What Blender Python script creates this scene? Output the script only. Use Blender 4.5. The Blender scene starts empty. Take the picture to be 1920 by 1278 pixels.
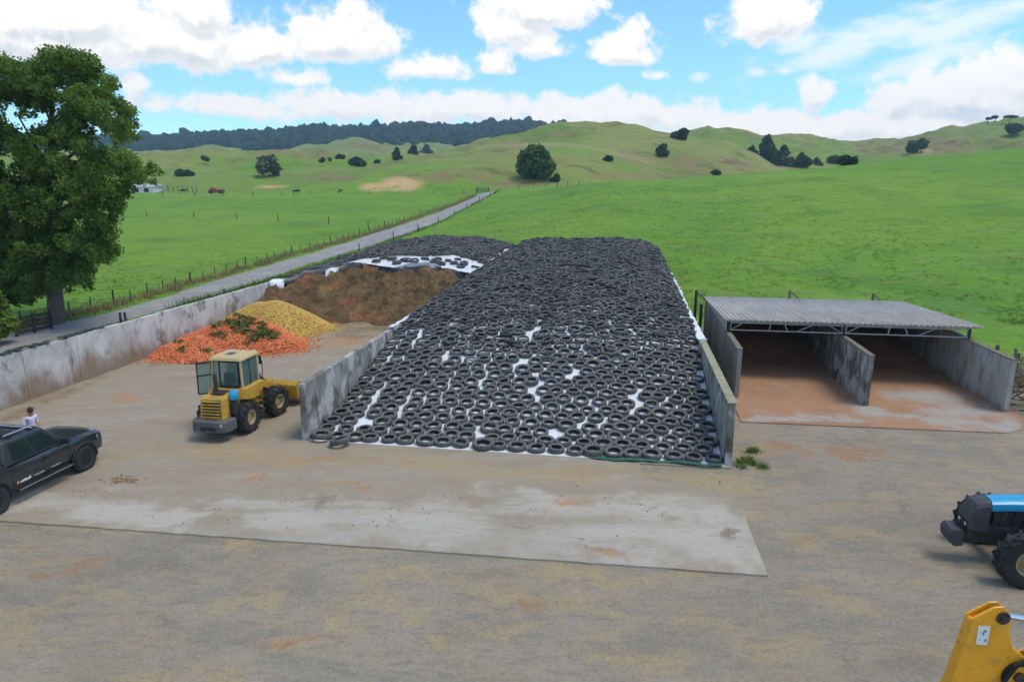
import bpy, bmesh, math, random
import numpy as np
from mathutils import Matrix, Vector, noise as mnoise
R = math.radians
rng = np.random.default_rng(7)
random.seed(7)
sc = bpy.context.scene
col = sc.collection

# ------------------------------------------------------------ camera
FPX, CAM_H, HORIZON = 1280.0, 9.5, 345.0
PITCH = math.atan((639 - HORIZON) / FPX)
CP, SP = math.cos(PITCH), math.sin(PITCH)
cd = bpy.data.cameras.new('camera'); cam = bpy.data.objects.new('camera', cd); col.objects.link(cam)
cam.location = (0, 0, CAM_H); cam.rotation_euler = (math.pi / 2 - PITCH, 0, 0)
cd.sensor_width = 36; cd.lens = 24.0; cd.clip_start = 0.1; cd.clip_end = 12000
sc.camera = cam

# ------------------------------------------------------------ light and exposure
SUN_EL, SUN_AZ, SUN_STRENGTH, SUN_ANGLE = 66, 100, 1.5, 24
SKY_STRENGTH, CLOUD = 0.13, 5.8
sc.view_settings.view_transform = 'Standard'; sc.view_settings.look = 'None'
sc.view_settings.exposure = 0.66; sc.view_settings.gamma = 1; sc.view_settings.use_curve_mapping = False
sl = bpy.data.lights.new('sun', 'SUN'); sun = bpy.data.objects.new('sun', sl); col.objects.link(sun)
sl.energy = SUN_STRENGTH; sl.angle = R(SUN_ANGLE); sl.color = (1, 0.92, 0.78)
sd = Vector((math.sin(R(SUN_AZ)) * math.cos(R(SUN_EL)), math.cos(R(SUN_AZ)) * math.cos(R(SUN_EL)), math.sin(R(SUN_EL))))
sun.rotation_euler = sd.to_track_quat('Z', 'Y').to_euler(); sun.location = (0, 0, 60)
sc.cycles.use_denoising = True; sc.cycles.use_adaptive_sampling = True; sc.cycles.adaptive_threshold = 0.02; sc.cycles.adaptive_min_samples = 12
sc.cycles.max_bounces = 6; sc.cycles.diffuse_bounces = 3; sc.cycles.glossy_bounces = 3
sc.cycles.transparent_max_bounces = 8; sc.cycles.volume_bounces = 1

def ray(px, py):
    a, b = (px - 960) / FPX, (639 - py) / FPX
    return Vector((a, CP + b * SP, -SP + b * CP))
def gp(px, py, z=0.0):
    d = ray(px, py); t = (z - CAM_H) / d.z
    return Vector((d.x * t, d.y * t, z))
def at(px, py, Y):
    d = ray(px, py); t = Y / d.y
    return Vector((d.x * t, Y, CAM_H + d.z * t))

# ------------------------------------------------------------ node helpers
class NT:
    def __init__(s, nt): s.nt = nt; s.n = nt.nodes; s.l = nt.links
    def new(s, t, **k):
        n = s.n.new(t)
        for a, b in k.items(): setattr(n, a, b)
        return n
    def put(s, sock, v):
        if isinstance(v, bpy.types.NodeSocket): s.l.new(v, sock)
        elif v is not None: sock.default_value = v
    def math(s, op, a, b=None, c=None, clamp=False):
        n = s.new('ShaderNodeMath', operation=op, use_clamp=clamp)
        for i, v in enumerate((a, b, c)):
            if v is not None: s.put(n.inputs[i], v)
        return n.outputs[0]
    def vmath(s, op, a, b=None):
        n = s.new('ShaderNodeVectorMath', operation=op)
        s.put(n.inputs[0], a)
        if b is not None: s.put(n.inputs[1], b)
        return n.outputs[0]
    def noise(s, vec, scale, detail=4, rough=0.55, dist=0.0, out=0):
        n = s.new('ShaderNodeTexNoise'); s.put(n.inputs['Vector'], vec)
        n.inputs['Scale'].default_value = scale; n.inputs['Detail'].default_value = detail
        n.inputs['Roughness'].default_value = rough; n.inputs['Distortion'].default_value = dist
        return n.outputs[out]
    def ramp(s, v, lo, hi, smooth=True):
        n = s.new('ShaderNodeMapRange'); n.interpolation_type = 'SMOOTHSTEP' if smooth else 'LINEAR'
        s.put(n.inputs['Value'], v); s.put(n.inputs['From Min'], lo); s.put(n.inputs['From Max'], hi)
        return n.outputs[0]
    def mix(s, f, a, b):
        n = s.new('ShaderNodeMix', data_type='RGBA')
        s.put(n.inputs[0], f); s.put(n.inputs[6], a); s.put(n.inputs[7], b)
        return n.outputs[2]

def c4(c): return (c[0], c[1], c[2], 1.0)

def mat(name, base, rough=0.85, layers=(), bump=None, metal=0.0, spec=0.3, coat=0.0, coord='pos', trans=0.0, alpha=None):
    m = bpy.data.materials.new(name); m.use_nodes = True
    t = NT(m.node_tree); t.n.clear()
    out = t.new('ShaderNodeOutputMaterial'); b = t.new('ShaderNodeBsdfPrincipled')
    if coord == 'pos': P = t.new('ShaderNodeNewGeometry').outputs['Position']
    else: P = t.new('ShaderNodeTexCoord').outputs['Object']
    cur = t.new('ShaderNodeRGB').outputs[0]; cur.default_value = c4(base)
    def vec(stretch, off, rot=0.0):
        n = t.new('ShaderNodeMapping'); t.put(n.inputs['Vector'], P); n.inputs['Rotation'].default_value = (0, 0, rot)
        n.inputs['Scale'].default_value = stretch; n.inputs['Location'].default_value = (off, off * .7, off * .3)
        return n.outputs[0]
    for i, L in enumerate(layers):
        k = L[0]
        if k == 'n':      # noise patches: scale, colour, lo, hi, amount, stretch
            _, scale, c, lo, hi, f = L[:6]; st = L[6] if len(L) > 6 else (1, 1, 1)
            f = t.math('MULTIPLY', t.ramp(t.noise(vec(st, i * 13.7 + 1, L[7] if len(L) > 7 else 0.0), scale, 6, 0.6), lo, hi), f)
        elif k == 'v':    # speckle: scale, colour, lo, hi, amount
            _, scale, c, lo, hi, f = L[:6]
            n = t.new('ShaderNodeTexVoronoi'); t.put(n.inputs['Vector'], vec((1, 1, 1), i * 3.1)); n.inputs['Scale'].default_value = scale
            sp = t.new('ShaderNodeSeparateColor'); t.l.new(n.outputs['Color'], sp.inputs[0])
            f = t.math('MULTIPLY', t.ramp(sp.outputs[0], lo, hi), f)
        elif k == 'b':    # spills with a shape of their own on the ground: [(x,y,rx,ry)], colour, amount, noise scale
            _, blobs, c, fa, ns = L[:5]; hard = L[5] if len(L) > 5 else 0.5; solid = len(L) > 6
            nv = t.noise(vec((1, 1, 1), i * 5.3), ns, 6, 0.65)
            PW = t.vmath('ADD', P, t.vmath('MULTIPLY', t.vmath('SUBTRACT', t.noise(P, .55, 4, .6, out=1), (.5, .5, .5)), (3.2, 3.2, 0)))
            acc = None
            for (x, y, rx, ry) in blobs:
                q = t.vmath('SUBTRACT', PW, (x, y, 0)); q = t.vmath('MULTIPLY', q, (1 / rx, 1 / ry, 0))
                ln = t.new('ShaderNodeVectorMath', operation='LENGTH'); t.l.new(q, ln.inputs[0])
                v = t.math('SUBTRACT', 1.0, ln.outputs['Value'])
                acc = v if acc is None else t.math('MAXIMUM', acc, v)
            acc = t.math('ADD', acc, t.math('MULTIPLY', t.math('SUBTRACT', nv, 0.5), 2.6))
            f = t.math('MULTIPLY', t.ramp(acc, 0.0, hard), fa) if solid else t.math('MULTIPLY', t.math('MULTIPLY', t.ramp(acc, 0.0, hard), t.math('ADD', 0.35, t.math('MULTIPLY', t.ramp(t.noise(P, 11, 4, 0.7), 0.36, 0.62), 0.65))), fa)
        elif k == 'z':    # stain band rising from the foot: z_full, z_none, colour, amount, noise scale
            _, z0, z1, c, fa, ns = L[:6]
            s3 = t.new('ShaderNodeSeparateXYZ'); t.l.new(P, s3.inputs[0])
            nv = t.noise(vec((1, 1, .35), i * 9.1), ns, 6, 0.65)
            zz = t.math('ADD', s3.outputs[2], t.math('MULTIPLY', t.math('SUBTRACT', nv, 0.5), 2.4 * abs(z1 - z0) + .3))
            f = t.math('MULTIPLY', t.ramp(zz, z1, z0), fa)
        elif k == 'a':    # attribute mask
            _, an, c, f = L[:4]
            at_ = t.new('ShaderNodeAttribute', attribute_name=an)
            f = t.math('MULTIPLY', at_.outputs['Fac'], f)
            if len(L) > 4:
                f = t.math('MULTIPLY', f, t.ramp(t.noise(vec((1, 1, 1), i * 7.7), L[4], 6, 0.62), L[5], L[6]))
        elif k == 'k':    # wheel tracks: [(x, y, radius, width)], colour, amount
            _, arcs, c, fa = L[:4]; acc = None
            for (x, y, rr, wd) in arcs:
                q = t.vmath('MULTIPLY', t.vmath('SUBTRACT', P, (x, y, 0)), (1, 1, 0)); ln = t.new('ShaderNodeVectorMath', operation='LENGTH'); t.l.new(q, ln.inputs[0])
                v = t.math('MULTIPLY_ADD', t.math('ABSOLUTE', t.math('SUBTRACT', ln.outputs['Value'], rr)), -1.0 / wd, 1.0); acc = v if acc is None else t.math('MAXIMUM', acc, v)
            f = t.math('MULTIPLY', t.math('MULTIPLY', t.ramp(acc, 0.0, .5), t.ramp(t.noise(P, .5, 5, .65), .42, .62)), t.math('MULTIPLY', t.ramp(t.noise(P, 9, 3, .6), .35, .6), fa))
        elif k == 'r':    # per-object random
            _, c, f = L[:3]
            f = t.math('MULTIPLY', t.new('ShaderNodeObjectInfo').outputs['Random'], f)
        cur = t.mix(f, cur, c4(c))
    t.l.new(cur, b.inputs['Base Color'])
    b.inputs['Roughness'].default_value = rough; b.inputs['Metallic'].default_value = metal
    b.inputs['Specular IOR Level'].default_value = spec; b.inputs['Coat Weight'].default_value = coat
    if coat: b.inputs['Coat Roughness'].default_value = 0.08
    if bump:
        acc = None
        for (scale, strength, dist) in (bump if isinstance(bump, list) else [bump]):
            bn = t.new('ShaderNodeBump'); bn.inputs['Strength'].default_value = strength; bn.inputs['Distance'].default_value = dist
            t.l.new(t.noise(P, scale, 5, 0.6), bn.inputs['Height'])
            if acc is not None: t.l.new(acc, bn.inputs['Normal'])
            acc = bn.outputs[0]
        t.l.new(acc, b.inputs['Normal'])
    sh = b.outputs[0]
    if trans > 0:
        tr = t.new('ShaderNodeBsdfTranslucent'); t.l.new(cur, tr.inputs[0])
        mx = t.new('ShaderNodeMixShader'); mx.inputs[0].default_value = trans
        t.l.new(sh, mx.inputs[1]); t.l.new(tr.outputs[0], mx.inputs[2]); sh = mx.outputs[0]
    if alpha is not None:
        tp = t.new('ShaderNodeBsdfTransparent'); tp.inputs[0].default_value = (.75, .85, .83, 1)
        mx = t.new('ShaderNodeMixShader'); mx.inputs[0].default_value = alpha
        t.l.new(tp.outputs[0], mx.inputs[1]); t.l.new(sh, mx.inputs[2]); sh = mx.outputs[0]
    t.l.new(sh, out.inputs[0])
    return m

# ------------------------------------------------------------ sky with cumulus
w = bpy.data.worlds.new('World'); sc.world = w; w.use_nodes = True
t = NT(w.node_tree); t.n.clear()
def azel(px, py):
    d = ray(px, py).normalized(); return math.atan2(d.x, d.y), math.asin(d.z)
# cumulus in the photograph: centre px, base py, half width px, height above base px, depth below base px
CUMULUS = [(60, 75, 260, 120, 45), (340, 88, 210, 70, 38), (470, 98, 180, 50, 26), (640, 88, 130, 90, 36), (100, 40, 280, 80, 50), (360, 20, 90, 60, 50),
           (800, 135, 90, 42, 22), (930, 118, 52, 45, 25), (1010, 20, 150, 60, 35), (960, 55, 90, 50, 30), (1170, 105, 82, 62, 22), (1010, 85, 60, 40, 25),
           (1190, 70, 35, 40, 30), (1235, 140, 36, 16, 12), (1440, 48, 100, 75, 40), (560, 152, 75, 26, 16), (262, 165, 24, 30, 30),
           (420, 198, 190, 30, 22), (640, 200, 230, 36, 34), (860, 205, 260, 36, 40), (1120, 215, 260, 44, 50), (1390, 235, 200, 40, 60),
           (1530, 190, 36, 46, 40), (1680, 195, 70, 42, 60), (1850, 180, 200, 75, 70), (1600, 230, 300, 30, 60), (1880, 240, 220, 40, 60), (1760, 235, 240, 40, 50)]
WISPS = [(1620, 75, 190, 40, .22), (1790, 52, 150, 30, .22), (1740, 110, 130, 26, .2), (1310, 142, 22, 12, 0), (1420, 135, 30, 10, 0), (1470, 133, 28, 12, 0), (1500, 85, 60, 28, 0.1)]
grp = bpy.data.node_groups.new('cloud_density', 'ShaderNodeTree')
grp.interface.new_socket('Vector', in_out='INPUT', socket_type='NodeSocketVector')
grp.interface.new_socket('Density', in_out='OUTPUT', socket_type='NodeSocketFloat')
g = NT(grp); gi = g.new('NodeGroupInput'); go = g.new('NodeGroupOutput')
V0 = gi.outputs[0]
wn = g.vmath('SUBTRACT', g.noise(V0, 9, 2, 0.5, out=1), (0.5, 0.5, 0.5))
V1 = g.vmath('ADD', V0, g.vmath('MULTIPLY', wn, (0.05, 0.03, 0)))
sx = g.new('ShaderNodeSeparateXYZ'); g.l.new(V1, sx.inputs[0])
acc = None
for (px, py, hw, hu, hd) in CUMULUS:
    a, e = azel(px, py)
    ma = g.new('ShaderNodeVectorMath', operation='MULTIPLY_ADD'); g.l.new(V1, ma.inputs[0])
    ma.inputs[1].default_value = (FPX / hw, FPX / hu, 0); ma.inputs[2].default_value = (-a * FPX / hw, -e * FPX / hu, 0)
    mx = g.vmath('MAXIMUM', ma.outputs[0], g.vmath('MULTIPLY', ma.outputs[0], (-1, -hu / hd, 0)))
    ln = g.new('ShaderNodeVectorMath', operation='LENGTH'); g.l.new(mx, ln.inputs[0]); k = min(1.0, .35 + hu / 90)
    v = g.math('MULTIPLY_ADD', ln.outputs['Value'], -k, k)
    acc = v if acc is None else g.math('MAXIMUM', acc, v)
# cloud cover going on outside the frame, of the same kind
cover = g.math('MULTIPLY', g.math('SUBTRACT', g.noise(g.vmath('MULTIPLY', V0, (1, 1.6, 0)), 3.1, 2, 0.5), 0.5), 3.2)
outx = g.ramp(g.math('ABSOLUTE', sx.outputs[0]), 0.66, 0.8)
outy = g.ramp(sx.outputs[1], 0.27, 0.34)
outm = g.math('MAXIMUM', outx, outy)
cover = g.math('SUBTRACT', cover, g.math('MULTIPLY', g.math('SUBTRACT', 1.0, outm), 4.0))
acc = g.math('MAXIMUM', acc, cover)
acc = g.math('MAXIMUM', acc, -1.2)
fb = g.math('SUBTRACT', g.noise(V1, 26, 5, 0.64), 0.5)
acc = g.math('MULTIPLY_ADD', fb, 1.45, acc)
g.l.new(acc, go.inputs[0])

tc = t.new('ShaderNodeTexCoord'); D = t.vmath('NORMALIZE', tc.outputs['Generated'])
s3 = t.new('ShaderNodeSeparateXYZ'); t.l.new(D, s3.inputs[0])
az = t.math('ARCTAN2', s3.outputs[0], s3.outputs[1]); el = t.math('ARCSINE', s3.outputs[2])
cx = t.new('ShaderNodeCombineXYZ'); t.l.new(az, cx.inputs[0]); t.l.new(el, cx.inputs[1])
def dens(off):
    n = t.new('ShaderNodeGroup'); n.node_tree = grp
    t.l.new(t.vmath('ADD', cx.outputs[0], off) if off else cx.outputs[0], n.inputs[0]); return n.outputs[0]
d0, d1 = dens(None), dens((-0.004, 0.016, 0))
cloud = t.ramp(d0, 0.05, 0.42)
lit = t.ramp(t.math('SUBTRACT', d0, d1), -0.34, 0.16)
thick = t.ramp(d0, 0.1, 0.9)
shade = t.math('SUBTRACT', 1.0, t.math('MULTIPLY', t.math('SUBTRACT', 1.0, lit), t.math('ADD', 0.25, t.math('MULTIPLY', thick, 0.75))))
ccol = t.mix(shade, (CLOUD * .63, CLOUD * .665, CLOUD * .70, 1), (CLOUD * 1.06, CLOUD * 1.0, CLOUD * .92, 1))
sky = t.new('ShaderNodeTexSky', sky_type='NISHITA'); sky.sun_disc = False
sky.sun_elevation = R(SUN_EL); sky.sun_rotation = R(SUN_AZ); sky.altitude = 0
sky.air_density = 1.0; sky.dust_density = 0.1; sky.ozone_density = 1.0
skyc = t.vmath('MULTIPLY', sky.outputs[0], (0.64, 0.94, 1.12))
# thin streaks
wac = None
for (px, py, hw, hh, sl_) in WISPS:
    a, e = azel(px, py)
    dx = t.math('SUBTRACT', az, a); dy = t.math('SUBTRACT', t.math('SUBTRACT', el, e), t.math('MULTIPLY', dx, sl_))
    rr = t.math('ADD', t.math('POWER', t.math('MULTIPLY', dx, FPX / hw), 2), t.math('POWER', t.math('MULTIPLY', dy, FPX / hh), 2))
    v = t.math('SUBTRACT', 1.0, t.math('SQRT', rr)); wac = v if wac is None else t.math('MAXIMUM', wac, v)
wn = t.math('SUBTRACT', t.noise(t.vmath('MULTIPLY', cx.outputs[0], (1, 2.4, 0)), 18, 5, 0.62), 0.5)
wisp = t.math('MULTIPLY', t.ramp(t.math('ADD', wac, t.math('MULTIPLY', wn, 2.0)), 0.0, 0.9), 0.8)
c1 = t.mix(wisp, skyc, (CLOUD * .93, CLOUD * .97, CLOUD, 1))
c2 = t.mix(cloud, c1, ccol)
bg = t.new('ShaderNodeBackground'); t.l.new(c2, bg.inputs[0]); bg.inputs[1].default_value = SKY_STRENGTH
w.cycles.sampling_method = 'NONE'
wo = t.new('ShaderNodeOutputWorld'); t.l.new(bg.outputs[0], wo.inputs[0])

# ------------------------------------------------------------ mesh helpers
def tag(o, label=None, cat=None, group=None, kind=None):
    if label: o['label'] = label
    if cat: o['category'] = cat
    if group: o['group'] = group
    if kind: o['kind'] = kind
    return o
def link(name, me, parent=None, loc=None, rot=None):
    o = bpy.data.objects.new(name, me); col.objects.link(o)
    if parent is not None: o.parent = parent
    if loc is not None: o.location = loc
    if rot is not None: o.rotation_euler = rot
    return o
def thing(name, label, cat, loc=(0, 0, 0), rz=0.0, group=None):
    o = link(name, None, None, loc, (0, 0, rz)); o.empty_display_size = .2
    return tag(o, label, cat, group)
def npmesh(name, V, F, mats, attrs=None, smooth=False, midx=None):
    V = np.asarray(V, np.float32); F = np.asarray(F, np.int32); k = F.shape[1]
    me = bpy.data.meshes.new(name)
    me.vertices.add(len(V)); me.vertices.foreach_set('co', V.ravel())
    me.loops.add(F.size); me.loops.foreach_set('vertex_index', F.ravel())
    me.polygons.add(len(F)); me.polygons.foreach_set('loop_start', np.arange(0, F.size, k, dtype=np.int32))
    me.polygons.foreach_set('use_smooth', np.full(len(F), smooth))
    for m in (mats if isinstance(mats, (list, tuple)) else [mats]): me.materials.append(m)
    if midx is not None: me.polygons.foreach_set('material_index', np.asarray(midx, np.int32))
    for an, av in (attrs or {}).items():
        a = me.attributes.new(an, 'FLOAT', 'POINT'); a.data.foreach_set('value', np.asarray(av, np.float32))
    me.update(calc_edges=True); me.validate()
    return me

class MB:
    def __init__(s): s.v = []; s.f = []; s.m = []
    def add(s, V, F, mi=0, M=None):
        o = len(s.v)
        s.v += [tuple(M @ Vector(p)) if M else tuple(p) for p in V]
        s.f += [tuple(i + o for i in f) for f in F]; s.m += [mi] * len(F); return s
    def hexa(s, p, mi=0, M=None):
        return s.add(p, [(0, 3, 2, 1), (4, 5, 6, 7), (0, 1, 5, 4), (1, 2, 6, 5), (2, 3, 7, 6), (3, 0, 4, 7)], mi, M)
    def box(s, c, d, mi=0, rot=None, M=None):
        x, y, z = d[0] / 2, d[1] / 2, d[2] / 2
        P = [Vector(q) for q in ((-x, -y, -z), (x, -y, -z), (x, y, -z), (-x, y, -z), (-x, -y, z), (x, -y, z), (x, y, z), (-x, y, z))]
        if rot is not None: P = [rot @ q for q in P]
        return s.hexa([q + Vector(c) for q in P], mi, M)
    def prism(s, poly, y0, y1, mi=0, M=None, axis='y'):
        n = len(poly)
        mk = {'y': lambda a, b, y: (a, y, b), 'z': lambda a, b, y: (a, b, y), 'x': lambda a, b, y: (y, a, b)}[axis]
        V = [mk(a, b, y0) for a, b in poly] + [mk(a, b, y1) for a, b in poly]
        F = [tuple(range(n)), tuple(range(2 * n - 1, n - 1, -1))] + [(i, i + n, (i + 1) % n + n, (i + 1) % n) for i in range(n)]
        return s.add(V, F, mi, M)
    def tube(s, pts, r, n=8, mi=0, M=None, cap=True):
        pts = [Vector(p) for p in pts]; rs = r if isinstance(r, (list, tuple)) else [r] * len(pts)
        V = []; F = []; up = None
        for i, p in enumerate(pts):
            d = (pts[min(i + 1, len(pts) - 1)] - pts[max(i - 1, 0)]).normalized()
            if up is None: up = d.orthogonal().normalized()
            up = (up - d * up.dot(d)); up = up.normalized() if up.length > 1e-6 else d.orthogonal().normalized()
            b = d.cross(up)
            for k in range(n):
                a = 2 * math.pi * k / n; V.append(p + (up * math.cos(a) + b * math.sin(a)) * rs[i])
        for i in range(len(pts) - 1):
            for k in range(n):
                F.append((i * n + k, i * n + (k + 1) % n, (i + 1) * n + (k + 1) % n, (i + 1) * n + k))
        if cap: F.append(tuple(range(n - 1, -1, -1))); F.append(tuple(range((len(pts) - 1) * n, len(pts) * n)))
        return s.add(V, F, mi, M)
    def lathe(s, prof, n=16, axis='y', c=(0, 0, 0), mi=0, closed=True, M=None):
        V = []; F = []; k = len(prof)
        for i in range(n):
            a = 2 * math.pi * i / n; ca, sa = math.cos(a), math.sin(a)
            for r, h in prof:
                V.append({'y': (r * ca + c[0], h + c[1], r * sa + c[2]), 'z': (r * ca + c[0], r * sa + c[1], h + c[2])}[axis])
        for i in range(n):
            j = (i + 1) % n
            for q in range(k if closed else k - 1):
                q2 = (q + 1) % k; F.append((i * k + q, j * k + q, j * k + q2, i * k + q2))
        if not closed:
            F.append(tuple(i * k for i in range(n - 1, -1, -1))); F.append(tuple(i * k + k - 1 for i in range(n)))
        return s.add(V, F, mi, M)
    def loft(s, rings, mi=0, cap=True, M=None):
        n = len(rings[0]); V = [p for r in rings for p in r]; F = []
        for i in range(len(rings) - 1):
            for k in range(n):
                F.append((i * n + k, i * n + (k + 1) % n, (i + 1) * n + (k + 1) % n, (i + 1) * n + k))
        if cap: F.append(tuple(range(n - 1, -1, -1))); F.append(tuple(range((len(rings) - 1) * n, len(rings) * n)))
        return s.add(V, F, mi, M)
    def mesh(s, name, mats, smooth=None):
        me = bpy.data.meshes.new(name); me.from_pydata(s.v, [], s.f)
        for m in (mats if isinstance(mats, (list, tuple)) else [mats]): me.materials.append(m)
        me.polygons.foreach_set('material_index', s.m)
        bm = bmesh.new(); bm.from_mesh(me); bmesh.ops.recalc_face_normals(bm, faces=bm.faces[:]); bm.to_mesh(me); bm.free()
        if smooth is not None:
            me.polygons.foreach_set('use_smooth', [True] * len(me.polygons)); me.set_sharp_from_angle(angle=R(smooth))
        me.update(); return me
    def build(s, name, mats, parent=None, smooth=None, bevel=None, loc=None, rot=None):
        o = link(name, s.mesh(name, mats, smooth), parent, loc, rot)
        if bevel:
            b = o.modifiers.new('bevel', 'BEVEL'); b.width = bevel; b.segments = 2; b.limit_method = 'ANGLE'; b.angle_limit = R(35)
        return o

def vnoise(x, y, s, seed=0.0, oct=4):
    return np.array([mnoise.fractal(Vector((a * s + seed, b * s - seed, seed * .37)), 1.0, 2.0, oct) for a, b in zip(np.ravel(x), np.ravel(y))]).reshape(np.shape(x))

# ------------------------------------------------------------ terrain
def crest(points, Y):
    """skyline points seen in the photograph -> (u, z) of a ridge standing at distance Y"""
    P = [at(px, py, Y) for px, py in points]
    return np.array([p.x / Y for p in P]), np.array([p.z for p in P]), Y
R0 = [(-900, 368), (0, 365), (250, 364), (560, 362), (800, 362), (870, 361), (940, 353), (1100, 344), (1300, 332), (1500, 318), (1700, 298), (1920, 277), (2300, 250), (2900, 215)]
P0 = [at(px, py, 1.0) for px, py in R0]
U0 = np.array([p.x for p in P0]); S0 = np.array([p.z - CAM_H for p in P0])
DU = np.array([-1.5, -.1, -.02, .12, 1.8]); DD = np.array([235., 235., 200., 160., 150.])
HILLS = [  # crest points, distance, front length, back length, foot height
    ([(-900, 322), (0, 322), (300, 319), (470, 319), (600, 326), (700, 340), (900, 352), (1200, 356)], 520, 300, 300, 3),
    ([(480, 356), (560, 338), (640, 322), (740, 303), (820, 291), (900, 282), (1000, 273), (1080, 269), (1150, 284), (1225, 309), (1300, 335), (1380, 352)], 290, 95, 90, 4),
    ([(820, 296), (900, 268), (1000, 250), (1060, 241), (1110, 239), (1180, 243), (1250, 252), (1290, 258), (1345, 268), (1400, 286), (1460, 314), (1520, 335), (1600, 352)], 380, 150, 120, 4),
    ([(1000, 300), (1200, 268), (1320, 254), (1365, 251), (1440, 262), (1500, 261), (1545, 272), (1600, 281), (1660, 277), (1720, 266), (1790, 250), (1850, 236), (1920, 231), (2100, 222), (2500, 230), (2900, 260)], 620, 330, 200, 5),
    ([(-900, 300), (0, 305), (200, 302), (290, 300), (345, 286), (400, 274), (440, 289), (500, 294), (560, 289), (630, 272), (680, 263), (720, 279), (800, 290), (900, 310), (1100, 330)], 820, 220, 200, 20),
    ([(-900, 275), (-300, 268), (0, 264), (260, 268), (370, 263), (430, 258), (500, 259), (580, 249), (610, 245), (640, 252), (720, 248), (790, 243), (850, 248), (930, 241), (1000, 240), (1060, 249), (1120, 262), (1300, 300), (1600, 330), (2500, 330)], 1400, 560, 400, 30),
]
HC = [crest(*h[:2]) + h[2:] for h in HILLS]
def lerp_smooth(x, xp, fp):
    """piecewise interpolation averaged over a small window so that ridges stay rounded"""
    return sum(np.interp(x + d, xp, fp) for d in (-.012, -.006, 0, .006, .012)) / 5
def terrain(x, y):
    x = np.asarray(x, float); y = np.asarray(y, float)
    yy = np.maximum(y, 1.0); u = np.clip(x / yy, -2, 2)
    D = np.interp(u, DU, DD); zc = CAM_H + lerp_smooth(u, U0, S0) * D
    start = 46 + 8 * np.clip((-u - .1) * 3, 0, 1)
    q = np.clip((y - start) / (D - start), 0, None)
    f = np.where(q < 1, q - 0.045 * np.sin(2 * np.pi * np.clip(q, 0, 1)), 1.0)
    f = np.where(q < .12, f * np.clip(q / .12, 0, 1) ** .35, f)
    z = zc * f - np.clip(y - D, 0, 110) * .045
    z = np.where(y <= start, 0.0, z)
    for k, (cu, cz, Y, lf, lb, foot) in enumerate(HC):
        c = lerp_smooth(u, cu, cz)
        a = np.where(y < Y, (y - (Y - lf)) / lf, (Y + lb - y) / lb)
        s = np.clip(a, 0, 1); s = 1 - (1 - s) ** 1.6; fe = np.minimum(foot, c)
        h = np.where(a > 0, fe + (c - fe) * s, fe + np.where(y < Y, a * lf, a * lb) * .3)
        z = np.where(y > 60, np.maximum(z, h) + .5 * np.maximum(0, 1.5 - np.abs(z - h)) ** 2 / 3, z)
    return z
def tz(x, y): return float(terrain(np.array([x]), np.array([y]))[0])
def hit(px, py, y0=30.0):
    """where the line of sight through a pixel meets the ground"""
    d = ray(px, py); ys = np.geomspace(y0, 2400, 2500)
    xs = d.x / d.y * ys; zs = CAM_H + d.z / d.y * ys
    k = np.nonzero(zs <= terrain(xs, ys))[0]
    i = k[0] if len(k) else len(ys) - 1
    return Vector((xs[i], ys[i], tz(xs[i], ys[i])))

us = np.concatenate([np.linspace(-1.9, -.86, 36, endpoint=False), np.linspace(-.86, .86, 430), np.linspace(.86, 1.9, 36)[1:]])
ys = np.concatenate([[-90, -40, -8, 4, 14], np.linspace(20, 70, 70, endpoint=False), np.geomspace(70, 1900, 330)])
UU, YY = np.meshgrid(us, ys); XX = UU * np.maximum(YY, 60 * (YY < 60) + YY * (YY >= 60))
ZZ = terrain(XX, YY)
far = np.clip((YY - 190) / 200, 0, 1)
n1 = vnoise(XX, YY, .012, 3.1); n2 = vnoise(XX, YY, .05, 8.2, 3)
ZZ = ZZ + far * np.clip(YY / 500, .3, .9) * (n1 * 5.0 + n2 * 2.0 + (.35 - np.abs(vnoise(XX, YY, .018, 11.0, 3))) * 9.0) + (YY > 60) * np.clip((YY - 60) / 60, 0, 1) * n1 * .35
inyard = (YY < 46)
ZZ = np.where(inyard, -.05, ZZ)
nr, nc = XX.shape
V = np.stack([XX, YY, ZZ], -1).reshape(-1, 3)
ii = np.arange(nr * nc).reshape(nr, nc)
F = np.stack([ii[:-1, :-1], ii[:-1, 1:], ii[1:, 1:], ii[1:, :-1]], -1).reshape(-1, 4)
PXX = 960 + FPX * UU / CP
hillmask = np.clip((YY - np.interp(UU, DU, DD)) / 25, 0, 1)
flatfar = np.clip(1 - np.abs(YY - 430) / 190, 0, 1) * np.clip((PXX - 760) / -160, 0, 1)
dry = np.clip(hillmask * (.86 + n1 * 1.0 + n2 * .7) - flatfar * .6 + np.clip((YY - 560) / 200, 0, 1) * .25, 0, 1)
DEP = np.maximum(YY * CP - (ZZ - CAM_H) * SP, 1.0); PXX = 960 + FPX * XX / DEP; PYY = 639 - FPX * (YY * SP + (ZZ - CAM_H) * CP) / DEP
def patch(cx_, cy_, rx, ry, y0, y1): return np.clip((1 - np.sqrt(((PXX - cx_) / rx) ** 2 + ((PYY - cy_) / ry) ** 2)) * 2.2, 0, 1) * ((YY > y0) & (YY < y1))
sline = np.interp(PXX, [880, 960, 1060, 1140, 1225], [279, 272, 271, 284, 306])
strip = np.clip(1 - np.abs(PYY - sline - n2 * 2) / 6, 0, 1) * ((PXX > 880) & (PXX < 1232) & (YY > 230) & (YY < 330))
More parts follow.
